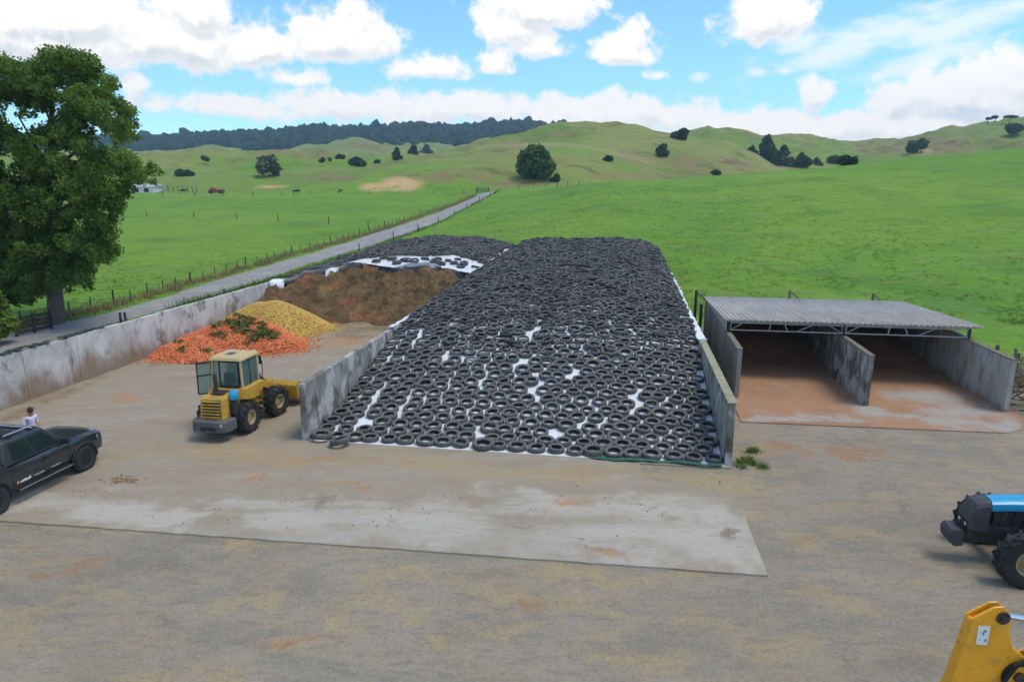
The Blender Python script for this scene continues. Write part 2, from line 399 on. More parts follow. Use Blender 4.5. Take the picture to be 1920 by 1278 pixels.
bank = np.max([patch(870, 330, 150, 18, 190, 300), patch(950, 343, 90, 10, 190, 300), patch(1130, 254, 130, 10, 330, 420), patch(1330, 308, 130, 20, 200, 420), patch(1770, 272, 170, 22, 250, 700), patch(1200, 330, 120, 10, 190, 300), patch(1650, 283, 70, 8, 250, 700), patch(640, 335, 60, 8, 190, 400), patch(700, 275, 60, 12, 500, 900)], axis=0)
clay = np.max([patch(752, 345, 50, 17, 190, 330), patch(703, 351, 36, 10, 190, 330), patch(1735, 284, 18, 6, 150, 700), patch(510, 350, 40, 4, 200, 400) * .8], axis=0)
forest = np.clip((YY - 1010) / 60, 0, 1)
terr_m = mat('pasture', (.122, .252, .014), .95, [
    ('n', .028, (.185, .31, .022), .40, .60, .7), ('n', .11, (.065, .165, .02), .48, .68, .6, (1, 1, 1)), ('n', .2, (.17, .215, .05), .55, .72, .5, (.5, 1.5, 1)),
    ('n', .55, (.18, .235, .045), .50, .68, .6, (.55, 1.6, 1)), ('n', 1.3, (.05, .14, .014), .5, .68, .55, (.5, 1.9, 1)), ('n', .45, (.07, .17, .018), .54, .7, .5, (.5, 1.8, 1)),
    ('a', 'dry', (.235, .235, .065), .85), ('a', 'dry', (.12, .21, .025), .8, .022, .48, .6), ('a', 'dry', (.22, .155, .07), .7, .04, .52, .64), ('a', 'dry', (.09, .12, .03), .75, .11, .54, .66),
    ('a', 'strip', (.30, .27, .12), .8), ('a', 'bank', (.24, .165, .075), .8, .07, .36, .6), ('a', 'bank', (.12, .085, .045), .8, .12, .5, .64), ('a', 'clay', (.52, .34, .15), 1.0, .16, .30, .46), ('a', 'forest', (.02, .032, .014), 1.0)],
    bump=[(.05, .6, 4.0), (.35, .7, .9), (2.2, .7, .3)])
terr = link('pasture_terrain', npmesh('pasture_terrain', V, F, terr_m, dict(dry=dry.ravel(), strip=strip.ravel(), bank=bank.ravel(), clay=clay.ravel(), forest=forest.ravel()), True))
tag(terr, kind='structure')

# ------------------------------------------------------------ the yard
AX = R(9.3)
ES, ET = Vector((math.sin(AX), math.cos(AX), 0)), Vector((math.cos(AX), -math.sin(AX), 0))
BO = Vector((7.35, 22.1, 0))                      # foot of the right bunker wall
def B(s, t, z=0.0): return BO + ES * s + ET * t + Vector((0, 0, z))
SO = Vector((10.2, 29.65, 0))                     # foot of the left shed wall
def S(s, t, z=0.0): return SO + ES * s + ET * t + Vector((0, 0, z))

def sheet(name, poly, z, m, thick=0.0, step=None):
    mb = MB(); P = [(p[0], p[1]) for p in poly]
    if thick: mb.prism(P, z - thick, z, axis='z')
    else: mb.add([(a, b, z) for a, b in P], [tuple(range(len(P)))])
    return tag(mb.build(name, m), kind='structure')
def gxy(px, py): p = gp(px, py); return (p.x, p.y)
STRAW = [gxy(*q) + r for q, r in [((1330, 905), (3.0, .9)), ((1390, 950), (1.0, 1.2)), ((1250, 900), (2.0, .6)), ((1130, 1150), (1.3, .45)), ((500, 1125), (.8, .4)), ((620, 1180), (.6, .4)), ((850, 1215), (1.1, .4)), ((760, 1090), (2, .5)), ((1100, 1080), (3, .4)), ((560, 1010), (3.6, .35)), ((230, 1000), (2.6, .3)), ((950, 1180), (1.4, .4)), ((1000, 1120), (2.2, .5)), ((720, 1130), (1.2, .5)), ((1180, 1240), (1.5, .5)), ((1230, 1010), (1, .5)), ((1360, 920), (1.2, .7)), ((1870, 1010), (1.4, .5))]]
RUST = [gxy(*q) + r for q, r in [((108, 1062), (.75, .55)), ((1022, 1132), (.55, .4)), ((1545, 1010), (.9, .35)), ((540, 1215), (1.1, .35)), ((1620, 850), (1.6, .8)), ((1480, 840), (1.4, .8))]]
gravel_m = mat('gravel', (.30, .245, .168), .95, [
    ('k', [(-9, 3, 12.2, .22), (-9, 3, 14.0, .22), (6, -4, 18.5, .25), (6, -4, 20.4, .25), (16, 6, 11, .22), (16, 6, 12.8, .22), (30, 30, 16.5, .25), (30, 30, 18.3, .25), (-22, -6, 27, .3), (-22, -6, 25, .3), (-14, 30, 15.2, .2), (-14, 30, 16.9, .2), (2, 34, 21, .22), (2, 34, 22.7, .22), (20, 0, 15, .22), (20, 0, 16.7, .22), (40, 12, 27, .25), (40, 12, 29, .25)], (.16, .135, .10), 1.0),
    ('n', .13, (.345, .29, .21), .42, .6, .6), ('n', .3, (.20, .172, .132), .46, .64, .6, (1, 2.2, 1), .5), ('n', .55, (.225, .20, .165), .5, .66, .6, (.5, 2.2, 1), -.6), ('n', .7, (.38, .28, .14), .50, .64, .65, (1, 1.5, 1)),
    ('n', 2.2, (.19, .17, .145), .5, .66, .55, (.6, 2.2, 1), .55), ('n', 1.5, (.34, .30, .24), .58, .74, .4, (.5, 2.5, 1), -.5), ('b', STRAW, (.43, .31, .14), .85, .9, .9), ('b', RUST, (.35, .15, .06), .95, .9, .9),
    ('n', 5, (.36, .27, .14), .55, .72, .5), ('v', 26, (.36, .32, .26), .66, .9, .28), ('v', 18, (.15, .13, .10), .8, .95, .25), ('n', 8, (.17, .145, .11), .5, .7, .35), ('v', 45, (.33, .28, .21), .6, .9, .25), ('n', 22, (.13, .12, .10), .52, .68, .4)], bump=[(10, .8, .05), (2.2, .5, .12), (34, .7, .02)])
sheet('gravel_yard', [(-70, -60), (70, -60), (70, 20), (26, 27.5), (25.5, 44), (10, 46.4), (7, 46.6), (-30, 46.6), (-45, 45), (-70, 44)], 0.0, gravel_m)
def line_x(p, q, x): return (x, p[1] + (q[1] - p[1]) * (x - p[0]) / (q[0] - p[0]))
A0, A1, A2 = gxy(0, 978), gxy(1440, 1081), gxy(1402, 958)
apron = [line_x(A0, A1, -23.7), A1, A2, tuple(B(-1.4, .6)[:2]), tuple(B(0, .2)[:2]), tuple(B(30, .2)[:2]), tuple(B(30, -30)[:2])]
CLEAN = [gxy(*q) + r for q, r in [((700, 985), (8, 1.7)), ((1150, 1005), (6, 2.4)), ((300, 962), (7, 1.1)), ((1340, 1020), (2.4, 2.2)), ((950, 950), (4, 1.6)), ((1250, 960), (3, 1.4)), ((60, 950), (4, .8))]]
GRIT = [gxy(*q) + r for q, r in [((1405, 925), (1.4, 2.0)), ((1380, 890), (1.6, 1.0)), ((1365, 1000), (.25, .5))]]
MUCK = [tuple(B(s_, t_)[:2]) + r for s_, t_, r in [(20.5, -19, (5, 2.6)), (21, -23, (4, 2.2)), (18.5, -17, (2.2, 3.0)), (12, -28.6, (1.6, 5)), (3, -29.2, (1.0, 6)), (-6, -29.2, (1.0, 5)), (17, -21, (1.5, 1.2))]]
SILT = [gxy(*q) + r for q, r in [((700, 866), (9, .9)), ((1100, 888), (7, .8)), ((1340, 905), (2.4, .9)), ((420, 850), (5, 1.2)), ((640, 615), (5, 4)), ((700, 640), (3, 6)), ((560, 640), (4, 4))]]
DARK = [gxy(*q) + r for q, r in [((1130, 1040), (1.3, .45)), ((1075, 1015), (.35, .3)), ((600, 945), (.5, .35)), ((1290, 900), (1.2, .2)), ((1370, 1000), (.3, .4)), ((980, 985), (.6, .2)), ((1230, 960), (.5, .15)), ((1180, 950), (.4, .2))]]
ORNG = [gxy(*q) + r for q, r in [((230, 902), (.5, .25)), ((160, 918), (.5, .14)), ((210, 745), (1.2, .6)), ((640, 640), (2, 2)), ((540, 660), (2.5, 1.5)), ((250, 750), (1, .5)), ((680, 910), (1.8, .3)), ((480, 900), (.8, .25)), ((590, 860), (.8, .25)), ((1150, 1045), (.7, .25)), ((1060, 950), (1.2, .3))]]
concrete_m = mat('yard_concrete', (.30, .242, .165), .9, [
    ('n', .3, (.32, .265, .19), .42, .62, .6, (.5, 1.8, 1), -.9), ('b', CLEAN, (.43, .388, .318), .95, .5, .7, 1), ('n', .22, (.33, .285, .225), .46, .64, .5, (1, 2.2, 1)), ('n', .8, (.46, .415, .345), .56, .72, .4), ('n', .5, (.29, .235, .165), .54, .7, .6, (.7, 2.6, 1)),
    ('b', SILT, (.35, .25, .13), .9, .5, .9, 1), ('b', MUCK, (.215, .15, .085), .95, .8, .9, 1), ('b', GRIT, (.29, .245, .18), .95, .9, .5, 1), ('n', .45, (.25, .195, .125), .5, .68, .5, (.4, 2, 1), -.9), ('n', 1.3, (.37, .31, .22), .5, .68, .45, (.4, 2, 1), -.9),
    ('b', DARK, (.19, .145, .105), .95, 1.0, .8), ('b', ORNG, (.42, .19, .08), .9, .9, .9), ('n', 3.2, (.33, .275, .2), .54, .72, .5, (1, 2.2, 1)), ('n', 2.2, (.22, .18, .13), .60, .72, .65, (.6, 2.6, 1)), ('n', 14, (.24, .21, .17), .55, .72, .45), ('n', 30, (.2, .18, .15), .55, .72, .35)],
    bump=[(9, .35, .03), (40, .3, .01)])
fe = [Vector((*A1, 0)).lerp(Vector((*line_x(A0, A1, -23.7), 0)), k / 90) for k in range(91)]
fe = [(p.x, p.y + (random.gauss(0, .012) if 0 < k < 90 else 0)) for k, p in enumerate(fe)]
ragged = [gxy(px + random.uniform(-6, 6), py + random.uniform(-4, 4)) for px, py in ((1398, 975), (1396, 962), (1386, 950), (1380, 938), (1362, 930), (1340, 926), (1322, 918), (1296, 916), (1270, 908), (1245, 906), (1220, 900), (1205, 892))]
apron = [A1] + ragged + [tuple(B(-.4, -2.9)[:2]), tuple(B(-.3, .2)[:2])] + [tuple(q) for q in apron[5:]] + fe[::-1][:-1]
sheet('concrete_apron', apron, .05, concrete_m, .12)
SHG = [gxy(*q) + r for q, r in [((1740, 745), (2.6, 2.2)), ((1800, 770), (3, 2)), ((1800, 795), (2.6, 1.3)), ((1690, 780), (2.0, 1.0)), ((1640, 775), (1.2, 1.2)), ((1850, 800), (2, 1.2)), ((1560, 785), (2.2, .9)), ((1430, 785), (1.4, .8)), ((1500, 790), (2, .5))]]
shedfloor_m = mat('shed_concrete', (.37, .20, .108), .92, [('n', .4, (.30, .165, .095), .42, .62, .7), ('n', 1.1, (.42, .235, .13), .52, .7, .6), ('n', .5, (.30, .255, .20), .56, .7, .7, (1.4, .6, 1)), ('b', SHG, (.36, .325, .275), .95, .6, .9, 1), ('n', 1.2, (.46, .43, .38), .66, .78, .6, (1.4, .6, 1)), ('n', 4, (.22, .16, .11), .55, .75, .5), ('n', 13, (.2, .15, .11), .55, .72, .4)], bump=[(12, .3, .02)])
f0, f1 = gxy(1390, 792), gxy(1888, 813)
sheet('shed_floor', [f0, f1, gxy(1918, 806), tuple(S(0, 11.6)[:2]), tuple(S(13.4, 11.6)[:2]), tuple(S(13.4, -.3)[:2]), tuple(S(0, -.3)[:2])], .05, shedfloor_m, .1)

# ------------------------------------------------------------ farm track
track_m = mat('track_gravel', (.27, .255, .235), .95, [('n', .3, (.34, .325, .30), .45, .62, .6), ('n', .7, (.2, .185, .155), .5, .7, .6), ('n', 6, (.16, .15, .13), .55, .75, .4), ('v', 12, (.38, .36, .33), .75, .92, .4)], bump=[(8, .5, .04)])
TRACK = [(-260, 735), (-60, 672), (90, 622), (250, 585), (400, 541), (550, 494), (690, 452), (790, 419), (850, 394), (888, 376), (905, 368), (912, 362)]
tp = [hit(*q) for q in TRACK]
def resample(P, step):
    P = [Vector(p) for p in P]; out = [P[0]]
    # Catmull-Rom
    Q = [P[0] * 2 - P[1]] + P + [P[-1] * 2 - P[-2]]; dense = []
    for i in range(1, len(Q) - 2):
        for k in range(24):
            a = k / 24; p0, p1, p2, p3 = Q[i - 1], Q[i], Q[i + 1], Q[i + 2]
            dense.append(.5 * ((2 * p1) + (p2 - p0) * a + (2 * p0 - 5 * p1 + 4 * p2 - p3) * a * a + (3 * p1 - p0 - 3 * p2 + p3) * a ** 3))
    dense.append(P[-1]); acc = 0
    for a, b in zip(dense, dense[1:]):
        acc += (b - a).length
        if acc >= step: out.append(b.copy()); acc = 0
    return out
tpath = resample(tp, 1.5)
TV, TF = [], []
for i, p in enumerate(tpath):
    d = (tpath[min(i + 1, len(tpath) - 1)] - tpath[max(i - 1, 0)]); d.z = 0; d.normalize(); nrm = Vector((d.y, -d.x, 0))
    for k in range(7):
        q = p + nrm * ((k - 3) / 3 * (2.5 + .25 * math.sin(i * .9 + k)))
        z = tz(q.x, q.y) + (.10 if q.y > 60 else .03) + .03 * math.cos((k - 3) * 1.6)
        if k in (0, 6): z -= .14
        TV.append((q.x, q.y, z + (.12 if q.y > 100 else 0)))
for i in range(len(tpath) - 1):
    for k in range(6): TF.append((i * 7 + k, i * 7 + k + 1, i * 7 + k + 8, i * 7 + k + 7))
tag(link('farm_track', npmesh('farm_track', TV, TF, track_m, None, True)), kind='structure')

# ------------------------------------------------------------ bunker walls
wall_m = mat('weathered_concrete', (.56, .53, .50), .92, [('n', .5, (.40, .37, .345), .42, .60, .75), ('n', .9, (.17, .15, .13), .54, .66, .85, (1.1, 1.1, .8)), ('n', 2.6, (.60, .58, .56), .54, .68, .6, (1.2, 1.2, .5)),
    ('z', .0, 1.7, (.235, .155, .095), .9, .9), ('n', 5, (.24, .17, .12), .58, .76, .5, (1.5, 1.5, .3)), ('n', 14, (.17, .15, .13), .6, .76, .4)], bump=[(6, .3, .03), (30, .25, .01)])
mossy_m = mat('mossy_concrete', (.30, .285, .26), .92, [('n', .7, (.16, .155, .13), .42, .58, .85, (1, 1, .5)), ('n', .9, (.48, .465, .445), .5, .60, .8, (1.1, 1.1, .8)), ('n', 1.2, (.08, .08, .055), .50, .62, .85, (1.2, 1.2, .8)), ('n', 9, (.12, .11, .09), .56, .74, .5)], bump=[(7, .35, .03), (34, .25, .01)])
cap_m = mat('lichen_cap', (.33, .30, .20), .92, [('n', 1.2, (.22, .21, .13), .45, .65, .7), ('n', 6, (.40, .36, .2), .5, .7, .6), ('n', 14, (.14, .14, .1), .56, .74, .5)], bump=[(9, .4, .02)])
def wall(name, label, origin, s0, s1, t0, thick, h, panel, m, cap=None, front=None):
    w_ = thing(name, label, 'wall', origin(s0, t0 + thick / 2), -AX)
    n = max(1, round((s1 - s0) / panel)); L = (s1 - s0) / n
    for i in range(n):
        mb = MB(); dh = random.uniform(-.02, .02); a, b = i * L + .008, (i + 1) * L - .008
        hx = thick / 2 + random.uniform(-.006, .006); nn = 5
        # slightly uneven top edge
        top = [(a + (b - a) * k / nn, h + dh + random.uniform(-.012, .012)) for k in range(nn + 1)]
        poly = [(a, -.3)] + top + [(b, -.3)]
        mb.prism(poly[::-1], -hx, hx, axis='x')
        mb.build('panel', m, w_, bevel=.012)
        if cap:
            c = MB(); c.box((0, (a + b) / 2, h + dh + .045), (thick + .07, b - a - .002, .06)); c.build('cap', cap, w_, bevel=.01)
    return w_
WH = 2.28
wall('bunker_wall', 'long stained concrete bunker wall beside the farm track', B, -16, 33, -30.0, .25, 2.32, 3.0, wall_m)
wall('bunker_wall', 'mossy concrete dividing wall between the yellow loader and the tyre stack', B, -.25, 52, -15.45, .22, WH, 3.4, mossy_m)
wall('bunker_wall', 'concrete wall with lichen cap along the right edge of the tyre stack', B, -.1, 52, 0.0, .24, WH - .04, 3.4, mossy_m, cap_m)

# ------------------------------------------------------------ silage stacks under sheets and tyres
def ss(a, b, x): q = np.clip((x - a) / (b - a), 0, 1); return q * q * (3 - 2 * q)
def pile_h(s, t):
    s = np.asarray(s, float); t = np.asarray(t, float)
    c = np.interp(s, [-.5, 0, 1, 2.5, 5, 8, 11, 14, 20, 30, 42, 50, 53, 58], [.02, .04, .14, .40, .98, 1.66, 2.28, 2.66, 3.02, 3.38, 3.62, 3.7, 3.2, .2])
    q = np.abs((t + 7.7) / 7.7)
    e = np.interp(s, [-1, 0, 3, 10, 14, 50, 58], [.02, .04, .38, 1.95, 2.35, 2.5, .1])
    k = 1 - q ** (3.2 + 3.5 * ss(14, 30, s))
    return np.minimum(c, e + (c - e) * k) + .05 * np.sin(s * 1.1 + t * .7) * ss(2, 6, s) * k + .035 * np.sin(s * 2.3 - t * 1.9) * ss(1, 4, s) * k
def face_s(t):
    t = np.asarray(t, float); return 30.0 + 1.0 * np.sin((t + 30) * .55) - 1.3 * ss(-20, -15, t) - 5.2 * ss(-24.5, -29.2, t)
def left_h(s, t):
    s = np.asarray(s, float); t = np.asarray(t, float)
    c = np.interp(s, [26, 32, 38, 46, 51, 55, 60], [2.75, 3.2, 3.5, 3.75, 3.7, 2.7, .3])
    e = np.interp(s, [22, 24, 30, 36, 50, 60], [2.2, 2.3, 2.35, 2.5, 2.7, .2])
    q = np.abs((t + 22.3) / 7.5)
    return e + (c - e) * (1 - np.clip(q, 0, 1.1) ** 2.6) + .06 * np.sin(s * .9 + t * 1.3)
def sheetgrid(name, hf, s0, s1, t0, t1, m, ds=.3, off=0.0, parent=None, wr=.02, s_of=None):
    sN = int((s1 - s0) / ds) + 1; tN = int((t1 - t0) / ds) + 1
    s_, t_ = np.meshgrid(np.linspace(s0, s1, sN), np.linspace(t0, t1, tN), indexing='ij')
    if s_of is not None: s_ = s_of(t_) + (s_ - s0) / (s1 - s0) * (s1 - s_of(t_))
    h = hf(s_, t_) + off + wr * vnoise(s_, t_, 1.3, 5.0, 3)
    V = np.stack([BO.x + ES.x * s_ + ET.x * t_, BO.y + ES.y * s_ + ET.y * t_, np.maximum(h, .058)], -1).reshape(-1, 3)
    i = np.arange(sN * tN).reshape(sN, tN)
    F = np.stack([i[:-1, :-1], i[1:, :-1], i[1:, 1:], i[:-1, 1:]], -1).reshape(-1, 4)
    return link(name, npmesh(name, V, F, m, None, True), parent)
white_m = mat('white_sheet', (.74, .76, .77), .45, [('n', .5, (.58, .60, .60), .45, .68, .6), ('n', 2.5, (.42, .42, .39), .56, .78, .5), ('n', 7, (.30, .28, .24), .64, .8, .45)], bump=[(3, .35, .06)], spec=.45)
cover = thing('silage_sheet', 'white plastic sheet under the tyres on the big right stack', 'plastic sheet', B(0, -7.7))
cover.rotation_euler = (0, 0, 0)
o = sheetgrid('sheet', pile_h, -.22, 57, -15.2, -.02, white_m); o.name = 'sheet'
o.parent = cover; o.matrix_parent_inverse = Matrix.Translation(-B(0, -7.7))
# rumpled edge of the sheet turned up along the wall tops
def ribbon(name, pts, wd, m, parent=None, thick=.02):
    mb = MB(); rings = []
    for i, p in enumerate(pts):
        p = Vector(p); d = (Vector(pts[min(i + 1, len(pts) - 1)]) - Vector(pts[max(i - 1, 0)])).normalized(); n = d.cross(Vector((0, 0, 1))).normalized()
        ww = wd * random.uniform(.6, 1.3); jz = random.uniform(-.03, .05)
        rings.append([p + n * ww / 2 + Vector((0, 0, jz)), p + Vector((0, 0, .05 + jz)), p - n * ww / 2 + Vector((0, 0, jz)), p + Vector((0, 0, jz - .05))])
    mb.loft(rings); return mb.build(name, m, parent, smooth=50)
o = ribbon('sheet_edge', [B(s, .12 + random.uniform(-.05, .05), WH + .04 + .02 * math.sin(s * 3)) for s in np.arange(9.4, 50, .45)], .34, white_m)
o.parent = cover; o.matrix_parent_inverse = Matrix.Translation(-B(0, -7.7))
o = ribbon('sheet_edge', [B(s, -15.36 + random.uniform(-.05, .05), WH + .04) for s in np.arange(9.8, 22, .45)], .26, white_m)
o.parent = cover; o.matrix_parent_inverse = Matrix.Translation(-B(0, -7.7))
green_m = mat('green_net', (.03, .10, .075), .8, [('n', 5, (.06, .15, .11), .45, .65, .7)], bump=[(14, .4, .02)])
o = ribbon('net_edge', [B(-.22 + .06 * math.sin(t * 2.2), t, .085) for t in np.arange(-4.6, .1, .3)], .22, green_m)
o.parent = cover; o.matrix_parent_inverse = Matrix.Translation(-B(0, -7.7))

# the cut face of the left stack
silage_m = mat('silage', (.185, .112, .05), .97, [('n', .45, (.30, .19, .085), .44, .62, .7), ('n', .9, (.075, .055, .03), .48, .64, .85), ('n', .33, (.40, .15, .06), .54, .66, .85), ('n', 3.5, (.31, .21, .09), .52, .72, .55), ('n', 7, (.05, .035, .02), .54, .72, .6), ('n', 1.6, (.13, .125, .06), .55, .7, .6), ('n', .6, (.06, .045, .03), .52, .66, .7, (1, 1, 2))], bump=[(2.2, .9, .35), (9, .9, .12), (26, .6, .04)])
sN, tN = 110, 170
q_, t_ = np.meshgrid(np.linspace(0, 1, sN), np.linspace(-29.7, -15.45, tN), indexing='ij')
fs = face_s(t_); foot = 20.4 + .9 * vnoise(t_, t_ * 0, .9, 6.0, 4) + 1.2 * np.sin(t_ * .8) + 2.6 * ss(-24, -29.7, t_) * 0 + .8 * ss(-22, -16, t_) - 4.2 * ss(-24.0, -29, t_)
s_ = foot + (fs + 5 - foot) * q_
prog = np.clip((s_ - foot) / (fs - foot), 0, 1.6)
rise = np.interp(prog, [0, .12, .3, .55, .8, .93, 1.0, 1.6], [0.03, .07, .19, .43, .72, .91, .985, 1.0])
h = rise * (left_h(np.maximum(s_, fs - 2), t_) - .05)
nn = vnoise(s_, t_, .8, 2.0, 5); nn2 = vnoise(s_, t_, 2.6, 4.0, 4)
h = np.maximum(.056, h + (nn * .42 + nn2 * .22) * ss(.02, .3, prog) * (1 - ss(.97, 1.03, prog)))
V = np.stack([BO.x + ES.x * s_ + ET.x * t_, BO.y + ES.y * s_ + ET.y * t_, h], -1).reshape(-1, 3)
i = np.arange(sN * tN).reshape(sN, tN); F = np.stack([i[:-1, :-1], i[1:, :-1], i[1:, 1:], i[:-1, 1:]], -1).reshape(-1, 4)
sil = tag(link('silage_stack', npmesh('silage_stack', V, F, silage_m, None, True)), 'opened brown silage stack with a crumbling cut face under the lifted sheet', 'silage')
lcov = thing('silage_sheet', 'white plastic sheet pulled back over the opened brown silage stack', 'plastic sheet', B(40, -22.5))
def under(o, par):
    o.parent = par; o.matrix_parent_inverse = Matrix.Translation(-Vector(par.location)); return o
under(sheetgrid('sheet', left_h, 30, 59.5, -29.75, -15.4, white_m, off=.05, s_of=lambda t: face_s(t) + .1), lcov)
black_m = mat('black_sheet', (.022, .023, .027), .42, [('n', 1.5, (.06, .06, .065), .5, .7, .6), ('n', 5, (.10, .095, .085), .6, .78, .4)], bump=[(4, .4, .05)], spec=.5)
grey_m = mat('grey_sheet', (.22, .225, .25), .4, [('n', 1.2, (.12, .125, .14), .45, .65, .7)], bump=[(3, .4, .06)], spec=.5)
def flap(name, t0, t1, wd, lift, m, drop=.25, back=0.0, n=26):
    """rumpled lip of sheet folded back along the top of the cut face"""
    V, F = [], []; K = 7
    for i in range(n + 1):
        t = t0 + (t1 - t0) * i / n; env = math.sin(math.pi * min(1, max(0, i / n))) ** .5
        for k in range(K):
            a = k / (K - 1); s = float(face_s(t)) - .25 + back + a * wd * env + .1 * math.sin(t * 3.1 + k)
            z = float(left_h(max(s, 22), t)) + .09 + lift * math.sin(math.pi * min(1, a * 1.15)) * env - drop * (1 - a) ** 3 + .05 * math.sin(t * 5 + k * 1.3)
            p = B(s, t, z); V.append(p)
    for i in range(n):
        for k in range(K - 1): F.append((i * K + k, i * K + k + 1, (i + 1) * K + k + 1, (i + 1) * K + k))
    mb = MB(); mb.add(V, F); o = mb.build(name, m, None, smooth=60)
    sm = o.modifiers.new('thick', 'SOLIDIFY'); sm.thickness = .03; return under(o, lcov)
flap('folded_edge', -23.0, -16.0, .6, .10, black_m, .6, -.1)
flap('folded_edge', -21.6, -18.0, 1.5, .22, grey_m, .1, .2)
flap('folded_edge', -29.6, -24.6, 1.5, .34, black_m, .55, -.3)
flap('folded_edge', -29.65, -28.8, .9, .10, white_m, .8, -.8, 12)
flap('folded_edge', -26.9, -26.2, .7, .16, white_m, .6, -.45, 8)

# tyres ------------------------------------------------------------
rubber_m = mat('tyre_rubber', (.047, .046, .046), .78, [('n', 3, (.125, .12, .112), .44, .66, .8), ('n', 11, (.02, .02, .02), .5, .7, .6), ('a', 'dust', (.165, .158, .147), .75, 6, .3, .6), ('r', (.12, .112, .10), .5), ('n', 1.3, (.12, .095, .065), .62, .8, .5)], bump=[(22, .35, .012)], coord='obj', spec=.3)
rubber_far_m = mat('tyre_rubber_far', (.046, .046, .046), .78, [('n', .9, (.11, .107, .10), .44, .64, .7), ('a', 'dust', (.19, .185, .175), .8, 2.0, .4, .62), ('n', 5, (.02, .02, .02), .5, .7, .6), ('n', 1.7, (.11, .09, .065), .64, .8, .5)], bump=[(22, .3, .012)], spec=.3)
def tyre_prof(Rr, W, fine=True):
    h = W / 2
    if fine: return [(Rr, -h * .62), (Rr, h * .62), (Rr * .965, h * .9), (Rr * .88, h), (Rr * .74, h * .96), (Rr * .645, h * .74), (Rr * .62, h * .62), (Rr * .65, h * .5), (Rr * .86, h * .62), (Rr * .90, 0),
                       (Rr * .86, -h * .62), (Rr * .65, -h * .5), (Rr * .62, -h * .62), (Rr * .645, -h * .74), (Rr * .74, -h * .96), (Rr * .88, -h), (Rr * .965, -h * .9)]
    return [(Rr, -h * .7), (Rr, h * .7), (Rr * .9, h), (Rr * .68, h * .92), (Rr * .59, h * .6), (Rr * .85, h * .4), (Rr * .85, -h * .5)]
KINDS = [(.315, .175), (.33, .185), (.345, .19), (.30, .165), (.36, .205), (.32, .19), (.39, .23)]
tyre_me = []
for k, (a, b) in enumerate(KINDS):
    mb = MB(); mb.lathe(tyre_prof(a, b), 22, 'z')
    tm = mb.mesh('tyre', rubber_m, 38); at_ = tm.attributes.new('dust', 'FLOAT', 'POINT')
    at_.data.foreach_set('value', [1.0 if (v.co.z > b * .30 and v.co.xy.length > a * .6) else 0.0 for v in tm.vertices]); tyre_me.append(tm)
def pile_n(hf, s, t):
    e = .25; a = (float(hf(s + e, t)) - float(hf(s - e, t))) / (2 * e); b = (float(hf(s, t + e)) - float(hf(s, t - e))) / (2 * e)
    return (Vector((0, 0, 1)) - ES * a - ET * b).normalized()
PL = []   # (s,t,kind,matrix,screen size)
def place(hf, s, t, k, lift=0.0, tilt=.09):
    n = pile_n(hf, s, t); n = (n + Vector((random.gauss(0, tilt), random.gauss(0, tilt), 0))).normalized()
    p = B(s, t, float(hf(s, t))) + n * (KINDS[k][1] / 2 + .012 + lift)
    if p.z < KINDS[k][1] / 2 + .06: p.z = KINDS[k][1] / 2 + .062
    q = n.to_track_quat('Z', 'Y').to_matrix().to_4x4()
    sc_ = random.uniform(.94, 1.06)
    return Matrix.Translation(p) @ q @ Matrix.Rotation(random.uniform(0, 6.28), 4, 'Z') @ Matrix.Diagonal((sc_, sc_ * random.uniform(.96, 1.04), random.uniform(.9, 1.08), 1))
def pick(): return random.choices(range(7), [5, 6, 4, 5, 2.2, 4, .9])[0]
# gaps where the bare sheet shows, read off the photograph
GAPS = [(900, 820, 1.1), (1000, 740, 1.0), (1075, 700, 1.0), (1000, 620, 1.4), (990, 680, 1.1), (830, 668, 1.1), (790, 635, .8), (930, 630, 1.0), (1190, 755, 1.0), (1095, 800, 1.0), (1130, 800, .7), (700, 745, .7), (750, 772, .7), (640, 850, .6), (760, 840, .6), (1145, 605, .9), (1190, 620, .7), (1230, 600, .7), (1010, 700, .9), (965, 690, .8), (1190, 740, .8), (690, 845, .6)]
gap_st = []
for (px, py, r) in GAPS:
    d = ray(px, py)
    for yv in np.linspace(21, 60, 600):
        p = Vector((d.x / d.y * yv, yv, CAM_H + d.z / d.y * yv)) - BO
        s, t = p.dot(ES), p.dot(ET)
        if p.z <= float(pile_h(s, t)) + .08: gap_st.append((s, t, .25 * r)); break
tyres = []
s = .18; row = 0
while s < 55:
    near = ss(9, 15, np.array(s)); sp = .70 - .13 * float(near); rowd = .625 - .17 * float(near)
    lo_, hi_ = -.32 - (row % 2) * sp * .45, -14.93 + (row % 2) * sp * .1; n_r = max(2, round((lo_ - hi_) / sp))
    for j_ in range(n_r + 1):
        t = lo_ + (hi_ - lo_) * j_ / n_r
        k = pick(); S_, T_ = s + random.gauss(0, .028 + .03 * float(near) if s > 1 else .02), t + random.gauss(0, .022 + .02 * float(near))
        skip = random.random() < (.008 if s < 10 else .03)
        for a, b, r in gap_st:
            ds_, dt_ = (S_ - a) / 1.7, T_ - b; dd = math.hypot(ds_, dt_)
            if dd < .75: push = (.75 - dd) * .36 * r / .25; T_ += push * (1 if dt_ > 0 else -1) * .9; S_ += push * .35 * (1 if ds_ > 0 else -1)
        if not skip:
            lf = max(0, random.gauss(0, .01 + .05 * float(near)))
            tyres.append((S_, T_, k, place(pile_h, S_, T_, k, lf, .035 + .085 * float(near)), row))
    s += rowd; row += 1
